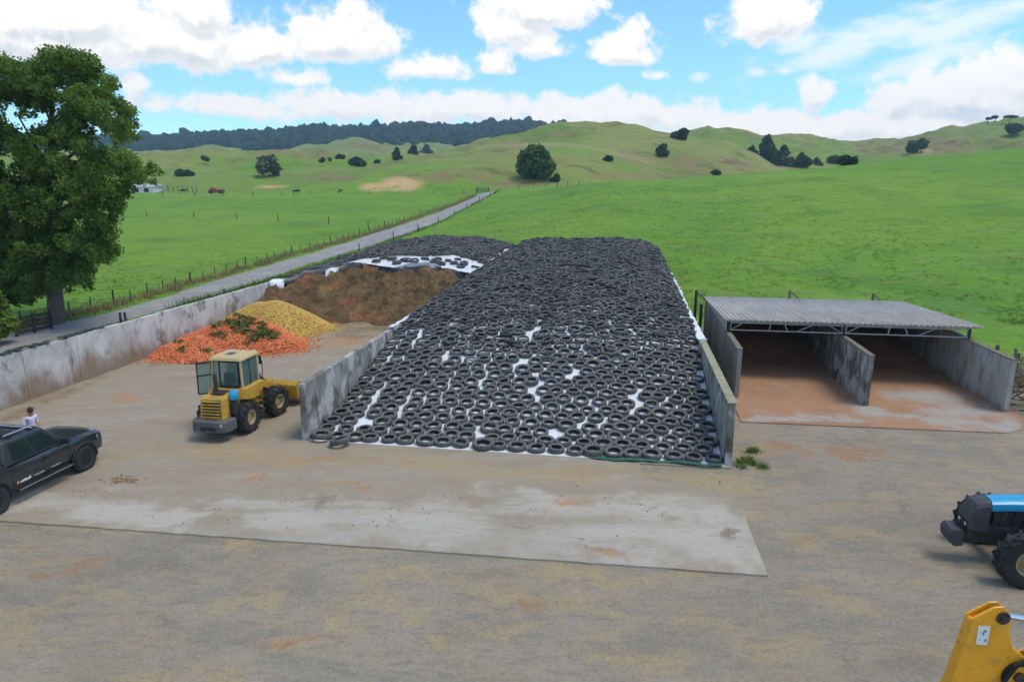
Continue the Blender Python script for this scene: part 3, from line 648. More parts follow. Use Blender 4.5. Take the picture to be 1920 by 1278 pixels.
for _ in range(330):      # tyres thrown on top of others
    S_, T_ = 8 + 42 * random.random() ** .8, random.uniform(-14.6, -.6)
    if any((S_ - a) ** 2 / 2.6 + (T_ - b) ** 2 < (r + .2) ** 2 for a, b, r in gap_st): continue
    k = pick(); tyres.append((S_, T_, k, place(pile_h, S_, T_, k, .13, .16), -1))
for (px, py, k) in [(640, 826, 6), (603, 815, 2), (592, 792, 6)]:
    p = gp(px, py, .25) - BO; s_0, t_0 = p.dot(ES), p.dot(ET); tyres.append((s_0, t_0, k, place(pile_h, s_0, t_0, k, .12, .2), -1))
def dist(m): return (m.translation - cam.location).length
tyres.sort(key=lambda q: dist(q[3]) / KINDS[q[2]][0])
near_t, far_t = tyres[:300], tyres[300:]
ORD = ['first', 'second', 'third', 'fourth', 'fifth', 'sixth', 'seventh', 'eighth', 'ninth', 'tenth', 'eleventh', 'twelfth', 'thirteenth', 'fourteenth', 'fifteenth', 'sixteenth', 'seventeenth', 'eighteenth', 'nineteenth', 'twentieth', 'twenty-first', 'twenty-second', 'twenty-third', 'twenty-fourth', 'twenty-fifth', 'twenty-sixth']
rows = {}
for q in tyres: rows.setdefault(q[4], []).append(q)
for k in rows: rows[k].sort(key=lambda q: -q[1])
ORD += ['twenty-' + w_ for w_ in ('seventh', 'eighth', 'ninth')] + ['thirtieth']
for q in near_t:
    o = link('tyre', tyre_me[q[2]]); o.matrix_world = q[3]; n = rows[q[4]].index(q)
    if q[4] == 0 and n < len(ORD): lab = 'worn tyre in the frontmost row on the sheet edge, %s from right wall' % ORD[n]
    elif q[4] > 0 and n < len(ORD): lab = 'worn tyre in the %s row up the slope, %s from right wall' % (ORD[q[4]], ORD[n])
    else: lab = 'worn black tyre lying on top of others on the front slope of the stack'
    tag(o, lab, 'tyre', 'tyres on the front slope of the big stack')
def join_tyres(name, items, label):
    base = []
    for a, b in KINDS:
        mb = MB(); mb.lathe(tyre_prof(a, b, False), 13, 'z'); base.append((np.array(mb.v), np.array(mb.f)))
    Vs, Fs, Ds, o = [], [], [], 0
    for it in items:
        v, f = base[it[2]]; M = np.array(it[3]); Vs.append(v @ M[:3, :3].T + M[:3, 3]); Fs.append(f + o); Ds.append((v[:, 2] > KINDS[it[2]][1] * .35).astype(float)); o += len(v)
    ob = link(name, npmesh(name, np.concatenate(Vs), np.concatenate(Fs), rubber_far_m, dict(dust=np.concatenate(Ds)), True))
    return tag(ob, label, 'tyres', None, 'stuff')
join_tyres('far_tyres', far_t, 'dense mass of old black tyres covering the back of the big stack')
lt = []
s = 24.4
while s < 58:
    t = -15.7 - random.uniform(0, .3)
    while t > -29.5:
        fsv = float(face_s(t)); d = s - fsv
        bare = d < .5 or (d < 6 - .16 * abs(t + 19) ** 1.5 and random.random() < .96) or (d < 1.2 and random.random() < .6)
        if not bare:
            k = pick(); S_, T_ = s + random.gauss(0, .07), t + random.gauss(0, .06); lt.append((S_, T_, k, place(left_h, S_, T_, k, .05 + max(0, random.gauss(0, .05)), .12)))
        t -= .57 * random.uniform(.9, 1.1)
    s += .45
for _ in range(18):
    T_ = random.uniform(-24.5, -16.5); S_ = float(face_s(T_)) + random.uniform(.8, 3.4); lt.append((S_, T_, 4, place(left_h, S_, T_, 4, .06, .1)))
join_tyres('left_stack_tyres', lt, 'old black tyres holding down the sheet on the opened left stack')

# ------------------------------------------------------------ heaps of carrots and potatoes
def heap_h(x, y, cx_, cy_, rx, ry, H, seed, rot=0.0, p=1.0):
    dx, dy = x - cx_, y - cy_; c, s_ = math.cos(rot), math.sin(rot)
    u_, v_ = (dx * c + dy * s_) / rx, (-dx * s_ + dy * c) / ry
    r = np.sqrt(u_ * u_ + v_ * v_) * (1 + .10 * np.sin(3 * np.arctan2(v_, u_) + seed) + .06 * np.sin(5 * np.arctan2(v_, u_) + seed * 2))
    re = np.sqrt(r * r + .03); return H * np.maximum(0, 1 - re) ** .92 * 1.15, r
carrot_m = mat('carrot', (.68, .17, .05), .6, [('a', 'var', (.78, .30, .13), .9), ('n', 1.4, (.45, .13, .04), .55, .75, .6)], spec=.3)
potato_m = mat('potato', (.54, .32, .06), .7, [('a', 'var', (.64, .44, .13), .9), ('n', 1.2, (.34, .20, .05), .52, .72, .6)])
leaf_heap_m = mat('carrot_tops', (.10, .125, .03), .8, [('a', 'var', (.21, .20, .055), .9)], trans=.2)
def piece_carrot():
    mb = MB(); mb.lathe([(.004, -.10), (.017, -.07), (.026, 0), (.031, .07), (.018, .095)], 5, 'z', closed=False); return np.array(mb.v), mb.f
def piece_potato():
    mb = MB(); mb.lathe([(.016, -.052), (.038, -.03), (.045, 0), (.036, .035), (.015, .055)], 6, 'z', closed=False); return np.array(mb.v), mb.f
def heap(name, label, cat, hf, box, n, piece, size, m, core_m, lay_flat=True):
    root = thing(name, label, cat, ((box[0] + box[1]) / 2, (box[2] + box[3]) / 2, .05))
    N = 70; X, Y = np.meshgrid(np.linspace(box[0], box[1], N), np.linspace(box[2], box[3], N), indexing='ij')
    Hh = hf(X, Y)
    V = np.stack([X, Y, .045 + np.maximum(Hh - .03, -.02)], -1).reshape(-1, 3); i = np.arange(N * N).reshape(N, N)
    F = np.stack([i[:-1, :-1], i[1:, :-1], i[1:, 1:], i[:-1, 1:]], -1).reshape(-1, 4)
    keep = Hh.reshape(-1)[F].max(1) > .01; F = F[keep]
    under(link('heap_core', npmesh('heap_core', V, F, core_m, None, True)), root)
    pv, pf = piece; tris = []
    for f in pf:
        for k in range(1, len(f) - 1): tris.append((f[0], f[k], f[k + 1]))
    tris = np.array(tris)
    xs = rng.uniform(box[0], box[1], n * 4); ysx = rng.uniform(box[2], box[3], n * 4); hs = hf(xs, ysx)
    edge = (hs > .012) | (rng.random(n * 4) < .0); mx_, my_ = (box[0] + box[1]) / 2, (box[2] + box[3]) / 2; shr = rng.uniform(.78, .98, len(xs))
    spill = np.nonzero((~edge) & (hf(mx_ + (xs - mx_) * shr, my_ + (ysx - my_) * shr) > .02))[0][:420]
    idx = np.concatenate([np.nonzero(edge)[0][:n], spill]); xs, ysx, hs = xs[idx], ysx[idx], np.maximum(hs[idx], .015); n = len(xs)
    # random rotations
    q = rng.normal(size=(n, 4)); 
    if lay_flat: q[:, 0] *= 1.0
    q /= np.linalg.norm(q, axis=1)[:, None]; w_, x, y, z = q.T
    Rm = np.stack([1 - 2 * (y * y + z * z), 2 * (x * y - z * w_), 2 * (x * z + y * w_), 2 * (x * y + z * w_), 1 - 2 * (x * x + z * z), 2 * (y * z - x * w_), 2 * (x * z - y * w_), 2 * (y * z + x * w_), 1 - 2 * (x * x + y * y)], -1).reshape(n, 3, 3)
    if lay_flat: Rm[:, 2, :] *= .6
    szs = size * rng.uniform(.7, 1.35, n)
    P = np.einsum('nij,kj->nki', Rm, pv) * szs[:, None, None] + np.stack([xs, ysx, .05 + hs + .01], -1)[:, None, :]
    Fp = (tris[None] + (np.arange(n) * len(pv))[:, None, None]).reshape(-1, 3)
    me = npmesh(name, P.reshape(-1, 3), Fp, m, dict(var=np.repeat(rng.random(n), len(pv))), True)
    o = under(link(name + '_pieces', me), root); o['kind'] = 'stuff'
    return root
def carrot_h(x, y):
    a, _ = heap_h(x, y, -16.4, 40.2, 3.9, 3.6, 1.75, .5, .25); b, _ = heap_h(x, y, -17.9, 38.2, 2.9, 2.5, .95, 2.1); c, _ = heap_h(x, y, -14.6, 40.5, 2.3, 1.5, .6, 1.0)
    return np.maximum(np.maximum(a, b), c) + .06 * np.sin(x * 3.1 + y) * np.sin(y * 2.7) * (np.maximum(a, b) > .1)
def potato_h(x, y):
    a, _ = heap_h(x, y, -15.7, 44.7, 3.8, 3.1, 1.92, 1.7, -.3); b, _ = heap_h(x, y, -17.0, 45.1, 2.8, 2.5, 1.72, .2); return np.log(np.exp(5 * a) + np.exp(5 * b) - 1) / 5
core1 = mat('carrot_core', (.48, .13, .035), .85, [('n', 5, (.2, .07, .03), .5, .7, .8)], bump=[(14, .8, .06)])
core2 = mat('potato_core', (.40, .25, .06), .85, [('n', 5, (.2, .12, .04), .5, .7, .8)], bump=[(14, .8, .06)])
croot = heap('carrot_heap', 'heap of orange carrots with wilted green tops tipped against the left wall', 'carrots', carrot_h, (-21.2, -11, 35.6, 44.6), 12000, piece_carrot(), 1.15, carrot_m, core1)
proot = heap('potato_heap', 'smooth heap of yellow potatoes behind the orange carrots', 'potatoes', potato_h, (-20, -10.6, 41.2, 49), 9500, piece_potato(), 1.0, potato_m, core2, False)
def leaves(cent, rad, n, size, seed, flat=1.0, shell=.55, asp=1.7, weights=None):
    """leaf-sized faces spread through clumps: returns vertices, faces and a per-vertex tone"""
    rg = np.random.default_rng(seed); cent = np.asarray(cent, float); rad = np.asarray(rad, float)
    wt = rad ** 2 if weights is None else np.asarray(weights, float); k = rg.choice(len(cent), n, p=wt / wt.sum())
    d = rg.normal(size=(n, 3)); d /= np.linalg.norm(d, axis=1)[:, None]
    rr = rad[k] * (shell + (1.12 - shell) * rg.random(n) ** .7); P = cent[k] + d * rr[:, None] * np.array([1, 1, flat])
    nv = d * .7 + rg.normal(size=(n, 3)) * .75 + np.array([0, 0, .35]); nv /= np.linalg.norm(nv, axis=1)[:, None]
    a = np.cross(nv, rg.normal(size=(n, 3))); a /= np.linalg.norm(a, axis=1)[:, None]; b = np.cross(nv, a)
    sz = size * rg.uniform(.55, 1.3, n)[:, None]
    V = np.stack([P - a * sz * asp * .5, P + b * sz * .5 + nv * sz * .12, P + a * sz * asp * .5, P - b * sz * .5 + nv * sz * .12], 1).reshape(-1, 3)
    F = np.arange(n * 4).reshape(n, 4)
    ctone = rg.random(len(cent)); tone = np.clip(.55 * ctone[k] + .45 * rg.random(n), 0, 1)
    return V, F, np.repeat(tone, 4)
def tops(pts, n, root, seed):
    cs, rs = [], []
    for (px, py, r, cnt) in pts:
        for _ in range(cnt):
            d = ray(px + random.gauss(0, r), py + random.gauss(0, r * .5)); q = None
            for yv in np.linspace(34, 49, 260):
                x, z = d.x / d.y * yv, CAM_H + d.z / d.y * yv
                if z <= .05 + float(carrot_h(np.array(x), np.array(yv))): q = (x, yv, z + .05); break
            if q: cs.append(q); rs.append(random.uniform(.16, .34))
    V, F, tn = leaves(cs, rs, n, .11, seed, .5, .2, 2.6)
    o = under(link('carrot_tops', npmesh('carrot_tops', V, F, leaf_heap_m, dict(var=tn))), root); o['kind'] = 'stuff'
tops([(438, 606, 22, 40), (495, 628, 16, 24), (465, 612, 18, 14), (400, 590, 8, 7), (335, 625, 10, 10), (322, 636, 6, 5), (355, 655, 12, 5), (410, 630, 6, 3)], 2600, croot, 5)

# ------------------------------------------------------------ two-bay shed
shed = thing('feed_shed', 'two-bay concrete feed shed with a low corrugated iron roof', 'shed', S(0, 0), -AX)
shed_l = mat('shed_wall_left', (.27, .255, .215), .92, [('n', .8, (.14, .135, .10), .42, .62, .7, (1, 1, .4)), ('n', 2, (.33, .26, .14), .52, .68, .6, (1.6, 1.6, .3)), ('n', 3, (.12, .12, .09), .52, .72, .6, (2, 2, .3))], bump=[(8, .3, .02)])
rust_m = mat('wall_with_rust', (.41, .385, .345), .92, [('n', .8, (.24, .22, .19), .42, .62, .7, (1, 1, .4)), ('n', 1.4, (.43, .43, .45), .52, .7, .6, (1.6, 1.6, .3)), ('n', 1.0, (.30, .20, .07), .58, .70, .8, (1.2, 1.2, .4)), ('n', 1.7, (.12, .115, .09), .54, .68, .75, (1.8, 1.8, .35)), ('z', -.1, .5, (.24, .15, .1), .7, 2)], bump=[(8, .3, .02)])
wood_m = mat('old_timber', (.17, .14, .105), .9, [('n', 2, (.26, .23, .18), .45, .65, .6, (3, 3, .4)), ('n', 9, (.08, .07, .05), .52, .7, .6, (2, 2, .3))], bump=[(16, .4, .02)])
dark_m = mat('dark_timber', (.045, .04, .034), .9, [('n', 5, (.09, .08, .07), .5, .7, .6)], bump=[(16, .4, .02)])
steel_m = mat('galvanised_steel', (.36, .37, .38), .5, [('n', 3, (.24, .24, .24), .45, .65, .6), ('n', 7, (.22, .13, .07), .66, .8, .5)], metal=.5, coord='obj')
iron_m = mat('corrugated_iron', (.43, .385, .34), .65, [('n', .5, (.32, .30, .27), .4, .62, .7, (3, 1, 1)), ('n', 1.6, (.50, .48, .45), .52, .7, .6, (4, .5, 1)), ('n', 3, (.27, .19, .13), .62, .78, .5, (3, .6, 1))], metal=.25, bump=[(6, .12, .01)], coord='obj')
iron_dark_m = mat('iron_edge', (.26, .25, .24), .6, [('n', 3, (.15, .14, .13), .45, .65, .6)], metal=.3)
def shed_wall(t0, s0, s1, h, m, thick=.2):
    n = 2 if s1 - s0 < 8 else 4; L = (s1 - s0) / n
    for i in range(n):
        mb = MB(); a, b = s0 + i * L + .006, s0 + (i + 1) * L - .006
        mb.prism([(a, -.2), (a, h), (b, h), (b, -.2)], t0 - thick / 2, t0 + thick / 2, axis='x'); mb.build('wall_panel', m, shed, bevel=.012)
    mb = MB(); mb.box((t0, (s0 + s1) / 2, h + .03), (thick + .05, s1 - s0, .06)); mb.build('wall_cap', wood_m, shed, bevel=.008)
T1, T2, T3 = 0.0, 5.4, 11.0
shed_wall(T1, 0, 13, 2.28, shed_l); shed_wall(T2, -.35, 13, 2.28, mossy_m); shed_wall(T3, -.25, 13, 2.3, rust_m)
mb = MB(); mb.prism([(T1 - .1, -.2), (T1 - .1, 2.4), (T3 + .1, 2.4), (T3 + .1, -.2)], 13.02, 13.2, axis='y'); mb.build('back_wall', mossy_m, shed)
mb = MB(); mb.prism([(3.7, 2.38), (13, 2.38), (13, 2.46), (3.7, 2.9)], T1 - .13, T1 - .10, axis='x'); mb.build('side_cladding', iron_m, shed)
mb = MB(); mb.prism([(.2 + 3.6, .05), (13, .05), (13, 2.3), (3.8, 2.3)], T1 - .135, T1 - .105, axis='x'); mb.build('side_cladding', shed_l, shed)
RF0, RF1, RZ0, RZ1 = 3.45, 13.35, 2.98, 2.56
nsh = 15; wsh = (T3 + .45 + .25) / nsh
def roof_z(s): return RZ0 + (RZ1 - RZ0) * (s - RF0) / (RF1 - RF0)
for i in range(nsh):
    mb = MB(); t0 = -.25 + i * wsh; nseg = 40; Vv = []; lift = .004 * (i % 2)
    L = RF1 + random.uniform(-.05, .05); l0 = RF0 + random.uniform(-.05, .04)
    for k in range(nseg + 1):
        x = t0 + (wsh + .03) * k / nseg; c = .03 * math.cos(2 * math.pi * (x / .25))
        for s in (l0, L): Vv.append((x, s, roof_z(s) + c + lift))
    mb.add(Vv, [(2 * k, 2 * k + 1, 2 * k + 3, 2 * k + 2) for k in range(nseg)])
    o = mb.build('roof_sheet', iron_m, shed, smooth=80); m_ = o.modifiers.new('thick', 'SOLIDIFY'); m_.thickness = .004
for s in (3.7, 6.9, 10.1, 13.0):
    mb = MB(); mb.box(((T1 + T3) / 2 + .1, s, roof_z(s) - .075), (T3 + .5, .06, .08)); mb.build('purlin', steel_m, shed)
def bar(a, b, wd, name, m=steel_m, par=shed):
    mb = MB(); mb.tube([a, b], wd * .62, 4); return mb.build(name, m, par)
sF = 3.72
bar((T1, sF, 2.43), (T3, sF, 2.43), .06, 'bottom_chord'); bar((T1, sF, 2.80), (T3, sF, 2.80), .06, 'top_chord')
for t0, t1 in ((T1, T2), (T2, T3)):
    W = t1 - t0
    for a, b, c, d in ((.02, 2.43, .02, 2.8), (.02, 2.43, .13, 2.8), (.36, 2.43, .37, 2.8), (.49, 2.8, .52, 2.43), (.60, 2.43, .74, 2.8), (.87, 2.8, .985, 2.43), (.985, 2.43, .985, 2.8)):
        bar((t0 + a * W, sF + .045, b), (t0 + c * W, sF + .045, d), .05, 'brace')
for t0 in (T1 + .02, T2, T3 - .02):
    bar((t0, sF, 2.3), (t0, sF, 2.9), .11, 'post', dark_m); bar((t0, 12.6, 2.3), (t0, 12.6, 2.6), .11, 'post', dark_m)
# the fence behind the roof: stout posts with slanting stays
for (t0, sb, h) in ((-.75, 12.6, 3.05), (5.1, 13.9, 3.0), (10.0, 13.9, 2.95)):
    p = S(sb, t0)
    rt = thing('stay_post', {-.75: 'dark tall post with slanting stay at the left end of the shed', 5.1: 'stout post with stay rising behind the middle of the shed roof', 10.0: 'stout post with stay rising behind the right part of the shed roof'}[t0], 'post', (p.x, p.y, 0), -AX, 'posts behind the shed')
    mb = MB(); mb.tube([(0, 0, -.3), (.01, 0, h)], [.10, .085], 9); mb.build('post', wood_m if t0 > 0 else dark_m, rt, smooth=40)
    mb = MB(); mb.tube([(.03, .05, h - .1), (1.5, 1.3, h - 1.15 if t0 > 0 else h - 1.5), (2.6, 2.2, tz(p.x + 3, p.y + 2) + .1)], .045, 7); mb.build('stay', wood_m, rt, smooth=40)
for (t0, sb, h, lab) in ((-.72, 9.6, 2.7, 'dark square post standing in the gap left of the shed, under the roof corner'),):
    p = S(sb, t0); rt = thing('gap_post', lab, 'post', (p.x, p.y, 0), -AX); mb = MB(); mb.box((0, 0, h / 2), (.16, .16, h)); mb.build('post', dark_m, rt)
mb = MB()
for za in (2.95, 2.45): mb.tube([S(12.6, -.75, za), S(13.9, 5.1, za), S(13.9, 10, za - .05), S(14.5, 17, za - .6)], .008, 4)
tag(mb.build('fence_wire', steel_m), 'thin wires strung along the posts behind the shed roof', 'wire')
# feed left in the bays
meal_m = mat('feed_meal', (.36, .185, .10), .97, [('n', .8, (.26, .125, .065), .45, .65, .6), ('n', 6, (.3, .17, .1), .5, .7, .5)], bump=[(8, .5, .05)])
for t0, t1, lab in ((T1, T2, 'low brown heap of feed meal at the back of the left shed bay'), (T2, T3, 'low brown heap of feed meal at the back of the right shed bay')):
    N = 40; a, b = np.meshgrid(np.linspace(t0 + .12, t1 - .12, N), np.linspace(5.5, 12.95, N), indexing='ij')
    zz = .045 + 1.35 * ss(6, 12.6, b + .5 * np.sin(a * 1.4)) * (.75 + .25 * np.cos((a - (t0 + t1) / 2) * .9)) + .05 * np.sin(a * 4) * np.sin(b * 3) * ss(6, 8, b)
    V = np.stack([a, b, zz], -1).reshape(-1, 3); i = np.arange(N * N).reshape(N, N); F = np.stack([i[:-1, :-1], i[1:, :-1], i[1:, 1:], i[:-1, 1:]], -1).reshape(-1, 4)
    tag(link('feed_heap', npmesh('feed_heap', V, F, meal_m, None, True), None, S(0, 0), (0, 0, -AX)), lab, 'feed', 'feed heaps in the shed bays')
# ------------------------------------------------------------ vehicles
paint_black = mat('dark_paint', (.020, .022, .026), .28, [('n', 1.5, (.05, .047, .043), .5, .8, .35)], spec=.5, coat=.7, coord='obj')
trim_black = mat('black_plastic', (.018, .018, .019), .6, [('n', 6, (.04, .038, .035), .5, .75, .6)], coord='obj')
glass_m = mat('tinted_glass', (.012, .022, .024), .10, [], spec=.45, coord='obj')
clear_glass = mat('cab_glass', (.16, .22, .22), .08, [('n', 3, (.3, .31, .29), .5, .75, .5)], spec=.8, coord='obj', alpha=.34)
silver_m = mat('bare_alloy', (.55, .56, .58), .35, [('n', 5, (.35, .35, .36), .5, .7, .5)], metal=.8, coord='obj')
chrome_m = mat('chrome', (.75, .75, .77), .12, [], metal=1.0, coord='obj')
lamp_m = mat('lamp_lens', (.55, .56, .57), .12, [], spec=.8, coord='obj')
red_lamp = mat('red_lens', (.35, .02, .015), .2, [], spec=.7, coord='obj')
vtyre_m = mat('vehicle_tyre', (.028, .028, .028), .8, [('n', 4, (.085, .075, .062), .5, .72, .6), ('n', 12, (.05, .046, .04), .5, .7, .6)], bump=[(30, .3, .01)], coord='obj')
yellow_m = mat('worn_yellow_paint', (.58, .34, .035), .5, [('n', 2.2, (.44, .25, .04), .45, .65, .6), ('n', 3.2, (.24, .10, .03), .56, .7, .8), ('n', 9, (.15, .10, .06), .52, .70, .65), ('n', 5, (.62, .47, .2), .55, .7, .5), ('n', 1.4, (.30, .21, .10), .54, .68, .6)], bump=[(20, .15, .01)], coord='obj', coat=.1)
cream_m = mat('faded_roof_paint', (.54, .40, .18), .7, [('n', 2.5, (.42, .36, .25), .45, .65, .7), ('n', 8, (.3, .2, .1), .6, .76, .6)], coord='obj')
orange_m = mat('excavator_yellow', (.80, .36, .022), .42, [('n', 1.8, (.58, .26, .02), .48, .68, .5), ('n', 6, (.30, .11, .03), .58, .72, .75), ('n', 2.5, (.42, .24, .06), .55, .7, .5)], bump=[(26, .08, .006)], coord='obj', coat=.25)
grease_m = mat('greasy_steel', (.045, .036, .03), .5, [('n', 6, (.16, .07, .04), .5, .72, .7)], coord='obj')
grey_iron = mat('grey_counterweight', (.105, .10, .10), .7, [('n', 3, (.20, .19, .18), .48, .68, .6), ('n', 8, (.05, .045, .04), .55, .75, .5)], coord='obj')
dusty_dark = mat('dusty_chassis', (.035, .033, .03), .85, [('n', 4, (.12, .10, .075), .5, .72, .6)], coord='obj')
blue_m = mat('blue_paint', (.02, .33, .56), .38, [('n', 2, (.05, .39, .60), .45, .7, .5), ('n', 8, (.1, .2, .26), .62, .8, .5)], coat=.3, coord='obj')
rim_m = mat('muddy_rim', (.42, .34, .19), .7, [('n', 5, (.22, .16, .09), .48, .68, .7)], coord='obj')

def wheel(name, parent, c, r, wd, rim_mat, lugs=0, spokes=0, side=1, hub=.55, rz=0.0):
    """tyre with tread, rim, hub; axle along y, outer face towards side"""
    w_ = link(name, None, parent, c, (0, 0, rz))
    h = wd / 2; p = [(r, -h * .7), (r, h * .7), (r * .955, h * .95), (r * .84, h), (r * .68, h * .95), (r * hub, h * .8), (r * hub, -h * .8), (r * .68, -h * .95), (r * .84, -h), (r * .955, -h * .95)]
    mb = MB(); mb.lathe(p, 36, 'y')
    for i in range(lugs):
        for sd_ in (-1, 1):
            a = 2 * math.pi * (i + (.5 if sd_ > 0 else 0)) / lugs
            M = Matrix.Rotation(-a, 4, 'Y') @ Matrix.Translation((r + r * .012, sd_ * h * .5, 0)) @ Matrix.Rotation(sd_ * R(38), 4, 'X')
            mb.box((0, 0, 0), (r * .09, h * 1.12, r * .075), M=M)
            M2 = Matrix.Rotation(-a - sd_ * 0 - .12, 4, 'Y') @ Matrix.Translation((r * .955, sd_ * h * .98, 0)); mb.box((0, 0, 0), (r * .10, h * .16, r * .08), M=M2)
    ty = mb.build('tyre', vtyre_m, w_, smooth=38)
    mb = MB(); q = side
    mb.lathe([(r * hub * 1.02, -h * .8), (r * hub * 1.02, h * .8), (r * hub * .93, h * .84), (r * hub * .86, h * .45), (r * hub * .86, -h * .8)], 30, 'y')
    mb.lathe([(r * hub * .88, q * h * .12), (r * hub * .5, q * h * .2), (r * hub * .34, q * h * .42), (r * hub * .08, q * h * .44), (r * hub * .05, q * h * .1), (r * hub * .88, q * h * .02)], 30, 'y')
    for i in range(spokes):
        M = Matrix.Rotation(2 * math.pi * i / spokes, 4, 'Y'); mb.box((r * hub * .56, q * h * .62, 0), (r * hub * .86, h * .22, r * hub * .2), M=M)
    if not spokes:
        for i in range(8):
            M = Matrix.Rotation(2 * math.pi * i / 8, 4, 'Y'); mb.lathe([(.022 * r / .6, -.02), (.022 * r / .6, .03)], 6, 'y', (r * hub * .42, q * h * .42, 0), closed=False, M=M)
    mb.build('rim', rim_mat, w_, smooth=38)
    return w_
def ring_half(x, pts):   # mirrored cross-section
    return [(x, y, z) for y, z in pts] + [(x, -y, z) for y, z in reversed(pts)]

alloy_black = mat('black_alloy', (.06, .062, .066), .35, [], metal=.6, coord='obj')
# --- dark double-cab pickup
uf, ur = gp(158, 884), gp(6, 962)
ud = (uf - ur); uang = math.atan2(ud.y, ud.x)
ulat = Vector((math.sin(uang), -math.cos(uang), 0))          # towards the camera side (right of the vehicle)
upos = uf - Vector((math.cos(uang), math.sin(uang), 0)) * 1.61 - ulat * .88
ute = thing('pickup_truck', 'dark grey double-cab pickup with roof racks parked at the left edge', 'pickup truck', (upos.x, upos.y, .05), uang)
mb = MB(); st = []
for x, zb, zt, yw, yt in ((2.54, .50, .95, .70, .60), (2.48, .42, 1.08, .85, .72), (2.36, .42, 1.14, .91, .76), (2.0, .45, 1.18, .93, .80), (1.4, .47, 1.21, .93, .82), (1.02, .48, 1.23, .93, .83), (.6, .48, 1.20, .93, .86), (-.3, .48, 1.18, .93, .87), (-1.02, .48, 1.18, .93, .87), (-1.1, .5, 1.24, .93, .88), (-1.9, .52, 1.25, .93, .88), (-2.68, .54, 1.24, .91, .86), (-2.74, .58, 1.2, .87, .82)):
    st.append(ring_half(x, [(0.001, zb), (yw - .14, zb), (yw - .03, zb + .10), (yw, (zb + zt) / 2 - .02), (yw - .005, zt - .26), (yw - .03, zt - .10), (yt, zt - .012), (yt * .55, zt + .016), (0.001, zt + .022)]))
mb.loft(st); mb.build('body', paint_black, ute, smooth=32)
def bil(q, a, b): 
    p0, p1, p2, p3 = [Vector(x) for x in q]; return (p0 * (1 - a) + p1 * a) * (1 - b) + (p3 * (1 - a) + p2 * a) * b
def pane(name, q, m, par, a0=.06, a1=.94, b0=.1, b1=.9, off=.006, thick=.012):
    p0, p1, p2, p3 = bil(q, a0, b0), bil(q, a1, b0), bil(q, a1, b1), bil(q, a0, b1)
    n = (p1 - p0).cross(p3 - p0).normalized(); mb = MB(); P = [p0, p1, p2, p3]
    mb.hexa([p - n * thick for p in P] + [p + n * off for p in P]); return mb.build(name, m, par)
ute.scale = (1.03, 1.03, 1.05); bt, tp_ = 1.185, 1.88
gb = {'fr': (1.05, -.87, 1.21), 'fl': (1.05, .87, 1.21), 'rl': (-1.12, .87, 1.2), 'rr': (-1.12, -.87, 1.2)}
gt = {'fr': (.40, -.71, tp_ - .02), 'fl': (.40, .71, tp_ - .02), 'rl': (-1.0, .72, tp_ - .02), 'rr': (-1.0, -.72, tp_ - .02)}
K = ('fr', 'fl', 'rl', 'rr')
mb = MB(); mb.loft([[gb[k] for k in K], [gt[k] for k in K], [(gt[k][0] * .92, gt[k][1] * .88, tp_ + .03) for k in K]])
mb.build('cabin', paint_black, ute, smooth=25, bevel=.03)
pane('windscreen', (gb['fr'], gb['fl'], gt['fl'], gt['fr']), glass_m, ute, .05, .95, .06, .94)
pane('rear_window', (gb['rl'], gb['rr'], gt['rr'], gt['rl']), glass_m, ute, .08, .92, .2, .9)
for a, b, s_ in (('rr', 'fr', 1), ('fl', 'rl', -1)):
    q = (gb[a], gb[b], gt[b], gt[a])
    if s_ > 0: r1, r2 = (.13, .48), (.52, .90)
    else: r1, r2 = (.10, .48), (.52, .87)
    for (x0, x1) in (r1, r2): pane('side_window', q, glass_m, ute, x0, x1, .10, .86)
mb = MB(); mb.prism([(-1.2, -.84), (-1.2, .84), (-2.66, .84), (-2.66, -.84)], 1.262, 1.285, axis='z')
lav = mat('tonneau_cover', (.09, .088, .10), .3, [('n', 3, (.15, .145, .16), .5, .7, .5)], coord='obj', spec=.6); mb.build('tray_cover', lav, ute, bevel=.01)
for y in (-.55, .55):
    mb = MB(); mb.tube([(.25, y, 1.985), (-.75, y, 1.985)], .022, 6); mb.build('roof_rail', silver_m, ute)
for x in (.1, -.62):
    mb = MB(); mb.box((x, 0, 1.965), (.07, 1.34, .035)); mb.build('rack_bar', silver_m if x > 0 else trim_black, ute, bevel=.01)
    for y in (-.6, .6): 
        mb = MB(); mb.box((x, y, 1.93), (.12, .10, .07)); mb.build('rack_foot', trim_black, ute, bevel=.01)
